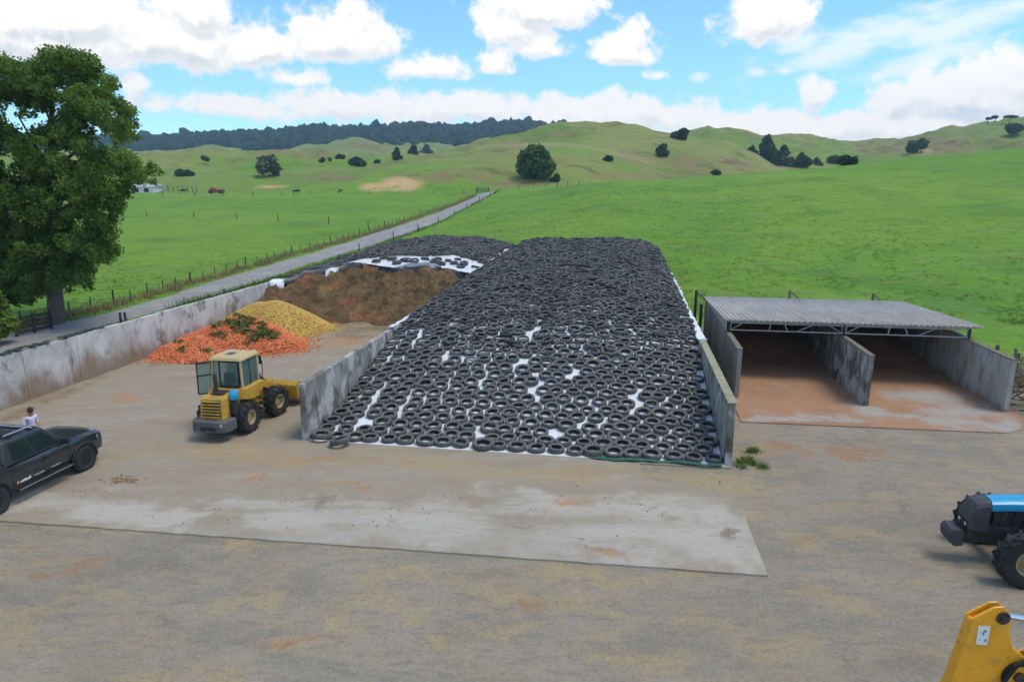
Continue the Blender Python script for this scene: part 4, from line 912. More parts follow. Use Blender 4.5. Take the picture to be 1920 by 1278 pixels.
for s_ in (-1, 1):
    for x in (1.61, -1.61):
        mb = MB(); mb.lathe([(.475, -.2), (.475, 0.0)], 30, 'y', (x, s_ * .84 + (.10 if s_ > 0 else .10), .44), closed=False); mb.build('wheel_well', trim_black, ute)
        mb = MB(); pts = [(x + .49 * math.cos(a), s_ * .935, .42 + .49 * math.sin(a)) for a in np.linspace(-.12, math.pi + .12, 18)]
        mb.tube(pts, .042, 6); mb.build('wheel_arch', trim_black, ute, smooth=50)
        wheel('wheel', ute, (x, s_ * .84, .40), .40, .27, alloy_black, 0, 6, s_, .60)
    mb = MB(); mb.box((0, s_ * .98, .46), (1.95, .16, .05)); mb.build('side_step', trim_black, ute, bevel=.015)
    mb = MB(); mb.box((0, s_ * 1.062, .475), (1.92, .012, .022)); mb.build('step_trim', silver_m, ute)
    mb = MB(); mb.box((.92, s_ * .99, 1.27), (.12, .22, .17)); mb.build('mirror', trim_black, ute, bevel=.03)
    for x in (.22, -.78):
        mb = MB(); mb.box((x, s_ * .932, 1.02), (.20, .03, .035)); mb.build('door_handle', trim_black, ute, bevel=.008)
    for x in (1.02, .08, -.98):
        mb = MB(); mb.box((x, s_ * .9265, .82), (.012, .012, .58)); mb.build('door_seam', trim_black, ute)
    mb = MB(); mb.hexa([(2.33, s_ * .86, .84), (2.20, s_ * .93, .86), (2.2, s_ * .93, 1.0), (2.33, s_ * .87, .98), (2.46, s_ * .60, .84), (2.3, s_ * .62, .86), (2.3, s_ * .62, 1.03), (2.46, s_ * .60, 1.0)]); mb.build('headlight', lamp_m, ute)
    mb = MB(); mb.box((-2.70, s_ * .84, 1.0), (.10, .12, .36)); mb.build('tail_light', red_lamp, ute, bevel=.01)
    mb = MB(); mb.box((.85, s_ * .62, 1.225), (.10, .09, .03)); mb.build('bonnet_vent', trim_black, ute)
mb = MB(); mb.box((2.5, 0, .86), (.06, 1.0, .22)); mb.build('grille', trim_black, ute, bevel=.02)
mb = MB(); mb.box((2.5, 0, .52), (.14, 1.5, .2)); mb.build('front_bumper', trim_black, ute, bevel=.05)
mb = MB(); mb.box((-2.8, 0, .62), (.16, 1.6, .16)); mb.build('rear_bumper', trim_black, ute, bevel=.03)
decal_w = mat('white_decal', (.70, .70, .69), .5, coord='obj'); decal_g = mat('grey_decal', (.40, .40, .39), .5, coord='obj'); decal_o = mat('orange_decal', (.65, .36, .10), .5, coord='obj')
mb = MB(); mb.box((-.86, -.9325, .655), (.055, .006, .075)); mb.build('door_decal', decal_o, ute)
mb = MB(); x = -.79
for wd, hh in ((.06, .045), (.05, .06), (.055, .075), (.06, .07), (.05, .06), (.05, .065), (.05, .085)): mb.box((x + wd / 2, -.9325, .645 + hh / 2 - .03), (wd - .012, .006, hh)); x += wd
mb.build('door_decal', decal_w, ute)
mb = MB()
for k in range(9): mb.box((-.30 + k * .042, -.9325, .64), (.032, .006, .032 + .008 * (k % 3)))
for k in range(9): mb.box((.32 + k * .042, -.9325, .65), (.032, .006, .030 + .008 * (k % 2)))
mb.build('door_decal', decal_g, ute)

# --- small yellow wheel loader
lh = R(90 - 9)
ra = Vector((-11.1, 25.45, .05))
ldr = thing('wheel_loader', 'worn yellow wheel loader with open cab door and blue filter cap', 'wheel loader', ra, lh)
WR = .60
for s_ in (-1, 1): wheel('wheel', ldr, (0, s_ * .78, WR), WR, .46, rim_m, 16, 0, s_, .5)
mb = MB(); mb.prism([(-1.0, .42), (-1.0, .78), (.3, .85), (1.25, .75), (1.25, .48), (.2, .40)], -.42, .42); mb.lathe([(.14, -.75), (.14, .75)], 10, 'y', (0, 0, WR), closed=False); mb.build('rear_chassis', dusty_dark, ldr, bevel=.02)
mb = MB(); mb.hexa([(-1.12, -.48, .8), (.2, -.52, .8), (.2, .52, .8), (-1.12, .48, .8), (-1.06, -.46, 1.62), (.2, -.50, 1.70), (.2, .50, 1.70), (-1.06, .46, 1.62)]); mb.build('engine_hood', yellow_m, ldr, bevel=.05)
mb = MB(); mb.hexa([(-1.145, -.36, .90), (-1.10, -.36, .90), (-1.10, .36, .90), (-1.145, .36, .90), (-1.095, -.35, 1.56), (-1.04, -.35, 1.56), (-1.04, .35, 1.56), (-1.095, .35, 1.56)]); mb.build('grille_opening', trim_black, ldr)
for i in range(6):
    z = .93 + i * .118; x = -1.145 + (z - .9) * .075
    mb = MB(); mb.box((x - .012, 0, z), (.05, .70, .045), rot=Matrix.Rotation(R(-25), 3, 'Y')); mb.build('grille_slat', yellow_m, ldr, bevel=.006)
mb = MB(); mb.prism([(-1.36, -.66), (-1.42, -.5), (-1.42, .5), (-1.36, .66), (-1.1, .78), (-.72, .78), (-.72, -.78), (-1.1, -.78)], .40, .84, axis='z'); mb.build('counterweight', grey_iron, ldr, bevel=.05)
mb = MB(); mb.box((-1.425, 0, .55), (.03, .62, .14)); mb.build('tow_plate', dusty_dark, ldr)
for s_ in (-1, 1):
    mb = MB(); mb.lathe([(.055, -.02), (.055, .02)], 10, 'y', (0, 0, 0), closed=False, M=Matrix.Translation((-1.40, s_ * .52, .70)) @ Matrix.Rotation(R(90), 4, 'Z')); mb.build('rear_lamp', red_lamp if s_ > 0 else lamp_m, ldr)
mb = MB(); mb.tube([(-.35, .22, 1.66), (-.35, .22, 2.25), (-.37, .22, 2.38)], [.075, .07, .07], 10); mb.tube([(-.35, .22, 1.66), (-.35, .22, 1.74)], .13, 10); mb.build('exhaust_stack', grease_m, ldr, smooth=40)
mb = MB(); mb.lathe([(.02, .24), (.12, .22), (.175, .14), (.18, -.10), (.15, -.14), (.02, -.14)], 16, 'z', (-.55, -.62, 1.62), closed=False); mb.build('filter_cap', blue_m, ldr, smooth=40)
mb = MB(); mb.lathe([(.14, -.5), (.14, 0)], 12, 'z', (-.55, -.62, 1.48), closed=False); mb.box((-.55, -.60, 1.05), (.30, .24, .36)); mb.build('filter_body', dusty_dark, ldr, bevel=.01)
# cab platform with fenders
for s_ in (-1, 1):
    mb = MB(); mb.prism([(-.05, 1.32), (.05, 1.72), (1.35, 1.72), (1.42, 1.5), (1.1, 1.22), (.5, 1.18)], s_ * .46, s_ * .80); mb.build('side_panel', yellow_m, ldr, bevel=.02)
mb = MB(); mb.box((.7, 0, 1.22), (1.25, .9, .3)); mb.build('cab_floor', dusty_dark, ldr)
for s_ in (-1,):
    for k in range(3): mb = MB(); mb.box((1.28, s_ * .66, .52 + k * .24), (.28, .26, .03)); mb.build('step', dusty_dark, ldr)
cx0, cx1, cw, cz0, cz1 = .12, 1.32, .62, 1.72, 2.80
cab = link('cab', None, ldr, (0, 0, 0))
for x in (cx0, cx1):
    for s_ in (-1, 1): mb = MB(); mb.tube([(x, s_ * cw, cz0 - .05), (x - .04 if x > .5 else x + .03, s_ * (cw - .03), cz1)], .048, 4); mb.build('cab_post', cream_m, cab)
mb = MB(); mb.tube([(.72, -cw, cz0), (.72, -(cw - .03), cz1)], .03, 4); mb.build('cab_post', trim_black, cab)
mb = MB(); mb.hexa([(.0, -.70, cz1), (1.42, -.70, cz1), (1.42, .70, cz1), (.0, .70, cz1), (.06, -.64, cz1 + .13), (1.36, -.64, cz1 + .13), (1.36, .64, cz1 + .13), (.06, .64, cz1 + .13)]); mb.build('cab_roof', cream_m, cab, bevel=.035)
mb = MB(); mb.box((.7, .1, cz1 + .14), (.35, .3, .025)); mb.build('roof_hatch', grey_iron, cab, bevel=.008)
pane('rear_glass', ((cx0, cw, cz0), (cx0, -cw, cz0), (cx0 + .03, -cw, cz1), (cx0 + .03, cw, cz1)), clear_glass, cab, .06, .94, .02, .97, .004, .006)
mb = MB()
for a, b in (((cx0 - .012, .30, cz0 + .03), (cx0 + .012, .30, cz1 - .04)), ((cx0 - .012, .30, cz1 - .05), (cx0 - .012, -.5, cz1 - .05)), ((cx0 - .012, -.5, cz1 - .05), (cx0 - .012, -.5, cz0 + .04)), ((cx0 - .012, -.5, cz0 + .04), (cx0 - .012, .3, cz0 + .04))): mb.tube([a, b], .028, 4)
mb.build('window_frame', trim_black, cab)
pane('front_glass', ((cx1, -cw, cz0 - .2), (cx1, cw, cz0 - .2), (cx1 - .04, cw, cz1), (cx1 - .04, -cw, cz1)), clear_glass, cab, .06, .94, .02, .97, .004, .006)
pane('side_glass', ((cx0, -cw, cz0), (cx1, -cw, cz0), (cx1 - .04, -cw, cz1), (cx0 + .03, -cw, cz1)), clear_glass, cab, .05, .95, .02, .97, .004, .006)
mb = MB(); mb.box((.55, .05, 1.72), (.42, .46, .14)); mb.box((.36, .05, 2.0), (.12, .44, .5)); mb.build('seat', trim_black, cab, bevel=.04)
mb = MB(); mb.tube([(1.15, .05, 1.5), (1.0, .05, 1.98)], .03, 6); mb.tube([(1.0 + .17 * math.sin(a) * .4, .05 + .19 * math.cos(a), 2.0 + .17 * math.sin(a)) for a in np.linspace(0, 6.28, 16)], .016, 5); mb.tube([(1.1, -.3, 1.6), (1.05, -.28, 2.25)], .012, 5); mb.build('steering_wheel', trim_black, cab)
door = link('door', None, ldr, (cx0 + .02, cw + .03, cz0 - .05), (0, 0, R(122)))   # swung open to the left and back
mb = MB()
for a, b in (((0, 0, -.2), (0, 0, 1.06)), ((0, 0, 1.06), (.52, 0, 1.02)), ((.52, 0, 1.02), (.54, 0, -.2)), ((.54, 0, -.2), (0, 0, -.2)), ((0, 0, .55), (.53, 0, .52))): mb.tube([a, b], .034, 4)
mb.build('door_frame', trim_black, door)
pane('door_glass', ((0, 0, -.2), (.54, 0, -.2), (.52, 0, 1.04), (0, 0, 1.06)), clear_glass, door, .04, .96, .03, .97, .004, .006)
mb = MB(); mb.box((1.33, -.74, 2.55), (.05, .10, .34)); mb.tube([(1.3, -.64, 2.7), (1.33, -.74, 2.7)], .015, 5); mb.build('mirror', trim_black, ldr, bevel=.01)
# front frame, steered to the right
ff = link('front_frame', None, ldr, (1.12, 0, 0), (0, 0, R(-7)))
for s_ in (-1, 1): wheel('wheel', ff, (1.03, s_ * .78, WR), WR, .46, rim_m, 16, 0, s_, .5)
mb = MB(); mb.prism([(.05, .5), (.2, 1.25), (.55, 1.62), (.95, 1.5), (1.4, .75), (1.3, .45)], -.30, .30); mb.lathe([(.14, -.75), (.14, .75)], 10, 'y', (1.03, 0, WR), closed=False); mb.build('loader_tower', yellow_m, ff, bevel=.03)
for s_ in (-1, 1):
    mb = MB(); mb.prism([(.42, 1.60), (.62, 1.66), (1.4, 1.25), (2.15, .78), (2.25, .58), (2.05, .52), (1.25, 1.0), (.5, 1.38)], s_ * .34, s_ * .44); mb.build('lift_arm', yellow_m, ff, bevel=.015)
    mb = MB(); mb.tube([(.5, s_ * .24, .75), (1.15, s_ * .38, .98)], .05, 8); mb.build('lift_cylinder', grease_m, ff, smooth=40)
    mb = MB(); mb.tube([(.45, s_ * .52, 1.25), (.35, s_ * .60, 1.75), (.34, s_ * .60, 1.95)], [.03, .03, .05], 6); mb.build('work_lamp', grease_m, ff)
mb = MB(); mb.prism([(.75, 1.45), (.95, 1.72), (1.25, 1.5), (1.8, .95), (1.72, .86), (1.1, 1.3)], -.09, .09); mb.tube([(.3, 0, 1.35), (1.0, 0, 1.62)], .055, 8); mb.build('tilt_linkage', grease_m, ff, smooth=40)
mb = MB(); prof = [(2.05, .98), (1.90, .80), (1.88, .50), (1.98, .22), (2.18, .08), (2.85, .05)]; inner = [(2.85, .085), (2.20, .12), (2.04, .25), (1.95, .50), (1.96, .78), (2.09, .94)]; UP = Matrix.Translation((.22, 0, .16))
mb.prism(prof + inner, -1.08, 1.08, M=UP)
for s_ in (-1, 1): mb.prism([(2.08, .98), (1.92, .8), (1.90, .5), (2.0, .22), (2.2, .07), (2.85, .06), (2.75, .30), (2.35, .85)], s_ * 1.085, s_ * 1.05, M=UP)
mb.build('bucket', yellow_m, ff, smooth=30)
mb = MB(); mb.box((3.08, 0, .225), (.10, 2.12, .03)); mb.build('cutting_edge', grease_m, ff)

for k in range(5):
    mb = MB(); y = -.2 + k * .1; mb.tube([(.95, y, 1.25), (1.25, y * 1.2, 1.5 + .05 * (k % 2)), (1.6, y * .8, 1.35), (1.85, y * .6, 1.15)], .02, 6); mb.build('hose', trim_black, ldr, smooth=50)
mb = MB(); mb.tube([(.1, .55, 2.93), (.1, .55, 3.15)], .045, 8); mb.build('beacon', decal_o, ldr, smooth=40)
mb = MB(); mb.box((-.45, .0, 1.70), (.5, .5, .03)); mb.build('hood_grate', dusty_dark, ldr)
for s_ in (-1, 1):
    mb = MB(); mb.box((1.44, s_ * .45, 2.86), (.06, .16, .11)); mb.build('work_light', lamp_m, ldr, bevel=.01)
    mb = MB(); mb.tube([(1.38, s_ * .76, 1.72), (1.40, s_ * .78, 2.5)], .018, 6); mb.build('grab_rail', trim_black, ldr)

# --- blue tractor reaching in from the right
TH = R(170)
trac = thing('tractor', 'blue tractor with black nose and front weights at the right edge', 'tractor', (12.52, 15.93, 0), TH)
for s_ in (-1, 1): wheel('wheel', trac, (-.10, s_ * 1.08, .66), .66, .46, rim_m, 15, 0, s_, .52)
for s_ in (-1, 1): wheel('wheel', trac, (-2.75, s_ * 1.1, .90), .90, .56, rim_m, 17, 0, s_, .5)
mb = MB(); mb.tube([(-.1, -1.0, .68), (-.1, -.25, .6), (-.1, .25, .6), (-.1, 1.0, .68)], [.12, .16, .16, .12], 10); mb.build('front_axle', dusty_dark, trac, smooth=40)
mb = MB(); mb.box((-.6, 0, .85), (2.6, .50, .5)); mb.box((-2.6, 0, .95), (1.4, .7, .7)); mb.build('transmission', dusty_dark, trac, bevel=.04)
mb = MB(); mb.box((-.5, 0, 1.32), (1.7, .44, .55))
for k in range(6): mb.box((-.1 - k * .25, -.25, 1.25 + .08 * (k % 2)), (.14, .14, .28)); mb.tube([(.2 - k * .26, .25, 1.1), (.1 - k * .25, .27, 1.5)], .03, 6)
mb.build('engine', dusty_dark, trac, bevel=.01)
mb = MB(); rr_ = []
for x, zt, yw in ((.44, 1.74, .29), (.0, 1.79, .30), (-1.0, 1.86, .32), (-1.9, 1.92, .36)):
    rr_.append(ring_half(x, [(.001, zt - .24), (yw - .015, zt - .24), (yw, zt - .18), (yw - .02, zt - .06), (yw - .10, zt), (.001, zt + .03)]))
mb.loft(rr_); mb.build('bonnet', blue_m, trac, smooth=35)
nose = mat('grey_nose', (.055, .054, .057), .5, [('n', 3, (.095, .09, .085), .48, .7, .6)], coord='obj', spec=.4)
mb = MB(); rr_ = []
for x, zb, zt, yw in ((.46, .92, 1.745, .295), (.58, .90, 1.73, .30), (.78, .90, 1.66, .295), (.93, .92, 1.40, .28)):
    rr_.append(ring_half(x, [(.001, zb), (yw - .04, zb), (yw, zb + .06), (yw, zt - .12), (yw - .07, zt - .015), (.001, zt + .015)]))
mb.loft(rr_); mb.build('nose_cowl', nose, trac, smooth=32, bevel=.015)
mb = MB(); mb.hexa([(.92, -.24, .98), (.945, -.24, .98), (.945, .24, .98), (.92, .24, .98), (.915, -.24, 1.16), (.945, -.24, 1.16), (.945, .24, 1.16), (.915, .24, 1.16)]); mb.build('lamp_panel', trim_black, trac)
for s_ in (-1, 1): mb = MB(); mb.box((.948, s_ * .16, 1.07), (.02, .10, .08)); mb.build('headlight', lamp_m, trac, bevel=.008)
mb = MB(); mb.box((.62, 0, .74), (.7, .40, .32)); mb.build('front_support', dusty_dark, trac, bevel=.02)
for k in range(8): mb = MB(); mb.prism([(.97, .50), (.97, .84), (1.02, .93), (1.26, .92), (1.33, .82), (1.30, .58), (1.15, .46)], -.27 + k * .068, -.27 + k * .068 + .063); mb.build('weight', nose, trac, bevel=.012)
for s_ in (-1, 1): mb = MB(); mb.tube([(-.45, s_ * .34, 1.42), (-.45, s_ * .34, 1.56)], .07, 10); mb.build('engine_cover_cap', lamp_m, trac, smooth=40)
mb = MB(); mb.box((-2.55, 0, 1.45), (1.3, 1.3, .5)); mb.build('cab_base', trim_black, trac, bevel=.03)
for x in (-1.95, -3.15):
    for s_ in (-1, 1): mb = MB(); mb.tube([(x, s_ * .68, 1.65), (x * .98 - .05, s_ * .62, 2.72)], .05, 4); mb.build('cab_post', trim_black, trac)
mb = MB(); mb.box((-2.55, 0, 2.8), (1.6, 1.5, .16)); mb.build('cab_roof', blue_m, trac, bevel=.05)
for s_ in (-1, 1): pane('cab_window', ((-3.15, s_ * .68, 1.7), (-1.95, s_ * .68, 1.7), (-1.96, s_ * .62, 2.7), (-3.13, s_ * .62, 2.7)), clear_glass, trac, .04, .96, .02, .98)
pane('windscreen', ((-1.95, -.68, 1.7), (-1.95, .68, 1.7), (-1.96, .62, 2.7), (-1.96, -.62, 2.7)), clear_glass, trac, .04, .96, .02, .98)
for s_ in (-1, 1): mb = MB(); mb.prism([(-3.5, 1.75), (-3.3, 1.95), (-2.3, 1.95), (-2.0, 1.7), (-2.05, 1.65), (-2.35, 1.88), (-3.25, 1.88), (-3.45, 1.7)], s_ * .7, s_ * 1.3); mb.build('mudguard', blue_m, trac, bevel=.02)

# --- excavator standing just outside the lower right corner, its dipper in view
EY = 9.5
exc = thing('excavator', 'orange-yellow excavator arm with white sticker and chrome ram in the corner', 'excavator', (14.2, EY + .62, 0), 0)
def ex(px, py): p = at(px, py, EY); return (p.x - 14.2, p.z)
def exl(x, z): return (x - 14.2, z)
y0, y1 = -.62, -.45
arm = link('dipper', None, exc, (0, 0, 0))
poly = [ex(1822, 1164), ex(1838, 1168), ex(1893, 1176), ex(1899, 1212), ex(1922, 1232), ex(1936, 1262), ex(1926, 1300), (ex(1900, 1330)), exl(6.75, .75), exl(6.55, .68), exl(6.52, .82), ex(1780, 1280)]
mb = MB(); mb.prism(poly, y0, y1); mb.build('dipper_body', orange_m, arm, bevel=.02)
mb = MB()
for ya, yb in ((y0 - .004, y0 + .04), (y1 - .04, y1 + .004)): mb.prism([ex(1822, 1160), ex(1866, 1138), ex(1882, 1137), ex(1894, 1148), ex(1896, 1178), ex(1838, 1170)], ya, yb)
mb.build('ram_bracket', orange_m, arm, bevel=.012)
q0, q1 = ex(1826, 1163), ex(1782, 1284)
mb = MB(); mb.hexa([(q0[0] - .02, y0 - .01, q0[1]), (q0[0] + .03, y0 - .01, q0[1] + .01), (q0[0] + .03, y1 + .01, q0[1] + .01), (q0[0] - .02, y1 + .01, q0[1]), (q1[0] - .02, y0 - .01, q1[1]), (q1[0] + .04, y0 - .01, q1[1]), (q1[0] + .04, y1 + .01, q1[1]), (q1[0] - .02, y1 + .01, q1[1])]); mb.build('edge_plate', orange_m, arm, bevel=.008)
def cyl(name, a, b, r, m, par, n=14, y=None):
    mb = MB(); mb.tube([a, b], r, n); return mb.build(name, m, par, smooth=40)
pa = ex(1880, 1157)
cyl('ram_pin', (pa[0], y0 - .05, pa[1]), (pa[0], y1 + .05, pa[1]), .055, grease_m, arm)
mb = MB(); mb.lathe([(.105, y0 - .035), (.105, y0 - .006)], 16, 'y', (pa[0], 0, pa[1]), closed=False); mb.build('pin_boss', grease_m, arm, smooth=40)
ym = (y0 + y1) / 2
cyl('ram_rod', (pa[0], ym, pa[1]), (pa[0] + 1.0, ym, pa[1] - .20), .05, chrome_m, exc); cyl('ram_barrel', (pa[0] + .95, ym, pa[1] - .19), (pa[0] + 2.6, ym, pa[1] - .45), .085, orange_m, exc)
pb = ex(1908, 1266)
mb = MB(); mb.lathe([(.20, y0 - .05), (.27, y0 - .05), (.27, y1 + .05), (.20, y1 + .05)], 26, 'y', (pb[0], 0, pb[1])); mb.build('pivot_collar', trim_black, exc, smooth=40)
mb = MB(); mb.lathe([(.20, y0 - .03), (.20, y1 + .03)], 22, 'y', (pb[0], 0, pb[1]), closed=False); mb.build('pivot_boss', orange_m, exc, smooth=40)
mb = MB(); mb.lathe([(.09, y0 - .075), (.09, y1 + .075)], 18, 'y', (pb[0], 0, pb[1]), closed=False); mb.build('pivot_pin', grease_m, exc, smooth=40)
mb = MB()
for k in range(3): mb.tube([(pb[0] - .02 - .06 * k, y0 - .06 - .03 * k, pb[1] - .35), (pb[0] - .28 + .02 * k, y0 - .07, pb[1] - .05), (pb[0] - .15 + .05 * k, y0 - .08, pb[1] + .26 + .03 * k), (pb[0] + .25, y0 - .07, pb[1] + .30 + .04 * k)], .022, 6)
mb.build('hose', trim_black, exc, smooth=50)
bm_p = [(pb[0] - .1, pb[1] - .2), (pb[0] - .05, pb[1] + .2), (pb[0] + .25, pb[1] + .34), exl(10.8, 3.4), exl(11.9, 3.35), exl(13.7, 1.6), exl(13.4, 1.35), exl(11.7, 2.75), exl(10.9, 2.8)]
mb = MB()
for ya, yb in ((y0 - .10, y0 - .055), (y1 + .055, y1 + .10)): mb.prism([(pb[0] - .16, pb[1] - .16), (pb[0] - .16, pb[1] + .16), (pb[0] + .3, pb[1] + .36), (pb[0] + .5, pb[1] + .1), (pb[0] + .3, pb[1] - .2)][0:0] + [(pb[0] + .10, pb[1] - .22), (pb[0] + .12, pb[1] + .27), (pb[0] + .5, pb[1] + .42), (pb[0] + .6, pb[1] + .05)], ya, yb)
mb.prism([(pb[0] + .35, pb[1] + .0), (pb[0] + .35, pb[1] + .36), exl(10.8, 3.4), exl(11.9, 3.35), exl(13.7, 1.6), exl(13.4, 1.35), exl(11.7, 2.75), exl(10.9, 2.8)], y0 - .05, y1 + .05); mb.build('boom', orange_m, exc, bevel=.015)
sk = mat('warning_sticker', (.72, .73, .70), .45, coord='obj'); skd = mat('sticker_print', (.18, .26, .34), .5, coord='obj')
sp_ = [ex(1834, 1172), ex(1857, 1173), ex(1850, 1208), ex(1829, 1206)]
mb = MB(); mb.prism(sp_, y0 - .003, y0 - .009); stk = mb.build('sticker', sk, arm)
mb = MB()
for (px, py, a, b) in ((1846, 1182, .05, .045), (1843, 1187, .03, .05), (1847, 1199, .045, .04), (1838, 1184, .02, .02), (1836, 1198, .03, .015)):
    c = ex(px, py); mb.box((c[0], y0 - .011, c[1]), (a, .003, b), rot=Matrix.Rotation(R(-25), 3, 'Y'))
mb.build('sticker_print', skd, stk)['kind'] = 'stuff'
# bucket, house and tracks
mb = MB(); bp = [exl(6.70, .85), exl(6.35, .8), exl(5.95, .45), exl(6.0, .1), exl(6.4, .02), exl(6.8, .2), exl(6.5, .22), exl(6.15, .25), exl(6.15, .45), exl(6.5, .65)]
mb.prism(bp, -.85, -.0); mb.build('bucket', orange_m, exc, bevel=.02)
mb = MB(); mb.box((.6, -.45, 1.55), (2.9, 2.1, 1.05)); mb.build('house', orange_m, exc, bevel=.08)
mb = MB(); mb.box((-.1, .2, 2.2), (1.3, .85, 1.3)); mb.build('operator_cab', glass_m, exc, bevel=.06)
for y in (-1.2, .5):
    mb = MB(); mb.prism([(-1.0, .25), (-.85, .05), (1.9, .0), (2.15, .25), (2.15, .55), (1.9, .78), (-.85, .78), (-1.0, .55)], y - .22, y + .22); mb.build('track', dusty_dark, exc, bevel=.03)
mb = MB(); mb.box((.55, -.35, .75), (1.3, 1.6, .55)); mb.build('undercarriage', dusty_dark, exc)

# ------------------------------------------------------------ person
def skin_obj(name, verts, edges, radii, m, parent, sub=2):
    me = bpy.data.meshes.new(name); me.from_pydata(verts, edges, []); me.materials.append(m)
    o = link(name, me, parent); o.modifiers.new('skin', 'SKIN')
    me.skin_vertices.new() if hasattr(me.skin_vertices, 'new') and not len(me.skin_vertices) else None
    for i, r in enumerate(radii):
        sv = me.skin_vertices[0].data[i]; sv.radius = (r, r) if not isinstance(r, tuple) else r; sv.use_root = (i == 0)
    s_ = o.modifiers.new('sub', 'SUBSURF'); s_.levels = sub; s_.render_levels = sub
    for p in me.polygons: p.use_smooth = True
    o.modifiers['skin'].use_smooth_shade = True
    return o
pp = gp(49, 870)
per = thing('person', 'person in a pale lilac shirt behind the dark pickup, looking down at their hands', 'person', (-17.2, 23.1, .05), R(-18))
skin_m = mat('skin', (.42, .20, .13), .6, coord='obj'); hair_m = mat('brown_hair', (.06, .03, .02), .7, [('n', 20, (.11, .06, .04), .5, .7, .6)], coord='obj')
shirt_m = mat('lilac_shirt', (.62, .58, .72), .8, [('n', 6, (.5, .47, .6), .45, .65, .6)], coord='obj', bump=[(14, .3, .02)]); jean_m = mat('navy_trousers', (.03, .035, .055), .85, [('n', 8, (.05, .055, .08), .5, .7, .6)], coord='obj'); boot_m = mat('boot_leather', (.05, .035, .025), .7, coord='obj')
# local: x forward, y left
BV = [(0, 0, .93), (0, 0, 1.12), (.01, 0, 1.30), (.03, 0, 1.42), (.06, 0, 1.49), (.09, 0, 1.56), (.11, 0, 1.63)]
BE = [(0, 1), (1, 2), (2, 3), (3, 4), (4, 5), (5, 6)]; BR = [(.09, .08), (.11, .085), (.13, .09), (.10, .075), .055, .085, .08]
for s_ in (-1, 1):
    n = len(BV)
    BV += [(0, s_ * .09, .86), (.02, s_ * .10, .50), (-.01, s_ * .10, .10), (.02, s_ * .10, .05), (.14, s_ * .11, .04)]; BE += [(0, n), (n, n + 1), (n + 1, n + 2), (n + 2, n + 3), (n + 3, n + 4)]; BR += [.095, .065, .045, .045, .04]
    n = len(BV)
    BV += [(.03, s_ * .18, 1.40), (-.01, s_ * .24, 1.12), (.25, s_ * .13, 1.06), (.31, s_ * .10, 1.08)]; BE += [(3, n), (n, n + 1), (n + 1, n + 2), (n + 2, n + 3)]; BR += [.055, .045, .032, .03]
    for k, (dx, dy, L) in enumerate(((.05, -.03, .06), (.06, -.01, .075), (.062, .008, .08), (.058, .025, .07), (.0, -.045, .05))):
        f = len(BV); BV += [(.31 + dx * .6, s_ * .10 + s_ * dy, 1.085 + .01 * k), (.31 + dx + L * .5, s_ * .10 + s_ * dy * .8, 1.10 - .01 * (k == 4))]; BE += [(n + 3, f), (f, f + 1)]; BR += [.010, .008]
skin_obj('body', BV, BE, BR, skin_m, per)
SVv = [(0, 0, .76), (0, 0, 1.12), (.01, 0, 1.30), (.03, 0, 1.425)]; SEe = [(0, 1), (1, 2), (2, 3)]; SRr = [(.19, .14), (.18, .135), (.20, .14), (.14, .105)]
for s_ in (-1, 1): n = len(SVv); SVv += [(.03, s_ * .185, 1.40), (.0, s_ * .235, 1.20), (.03, s_ * .235, 1.10)]; SEe += [(3, n), (n, n + 1), (n + 1, n + 2)]; SRr += [.075, .068, .066]
skin_obj('shirt', SVv, SEe, SRr, shirt_m, per)
TVv = [(0, 0, .95)]; TEe = []; TRr = [(.17, .13)]
for s_ in (-1, 1): n = len(TVv); TVv += [(0, s_ * .09, .84), (.02, s_ * .10, .50), (-.01, s_ * .10, .12)]; TEe += [(0, n), (n, n + 1), (n + 1, n + 2)]; TRr += [.11, .085, .07]
skin_obj('trousers', TVv, TEe, TRr, jean_m, per)
for s_ in (-1, 1): mb = MB(); mb.prism([(-.09, 0), (.2, 0), (.21, .05), (.1, .09), (.05, .16), (-.09, .16)], s_ * .10 - .05, s_ * .10 + .05); mb.build('boot', boot_m, per, bevel=.02)
mb = MB(); mb.lathe([(.03, .125), (.075, .10), (.098, .04), (.10, -.03), (.085, -.075)], 14, 'z', (0, 0, 0), closed=False, M=Matrix.Translation((.095, 0, 1.635)) @ Matrix.Rotation(R(22), 4, 'Y')); mb.build('hair', hair_m, per, smooth=60)
mb = MB(); mb.box((.205, 0, 1.585), (.03, .022, .035)); mb.build('nose', skin_m, per, bevel=.008)
for s_ in (-1, 1):
    mb = MB(); mb.lathe([(.004, .012), (.011, .006), (.011, -.006), (.004, -.012)], 8, 'z', (.192, s_ * .032, 1.612), closed=False); mb.build('eye', hair_m, per)
    mb = MB(); mb.box((.09, s_ * .092, 1.60), (.04, .02, .06)); mb.build('ear', skin_m, per, bevel=.008)
# ------------------------------------------------------------ trees and shrubs
bark_m = mat('bark', (.13, .105, .08), .95, [('n', 2, (.22, .19, .15), .45, .65, .6, (2, 2, .4)), ('n', 7, (.06, .05, .04), .5, .7, .6, (2, 2, .3))], bump=[(9, .7, .06)])
def leafmat(name, a, b, tr=.25): return mat(name, a, .75, [('a', 'var', b, .9)], trans=tr, spec=.25)
leaf_big = leafmat('broad_leaves', (.068, .14, .022), (.225, .33, .055), .48)
leaf_dark = leafmat('dark_leaves', (.038, .064, .026), (.09, .125, .042)); leaf_mid = leafmat('mid_leaves', (.05, .095, .022), (.10, .16, .036)); leaf_grey = leafmat('grey_leaves', (.10, .11, .055), (.16, .155, .09))
def px_r(r, Y): return r * Y * 1.03 / FPX
tree = thing('broadleaf_tree', 'tall broadleaf tree with full green crown beside the track', 'tree', hit(105, 607))
tb = Vector(tree.location); TY = tb.y
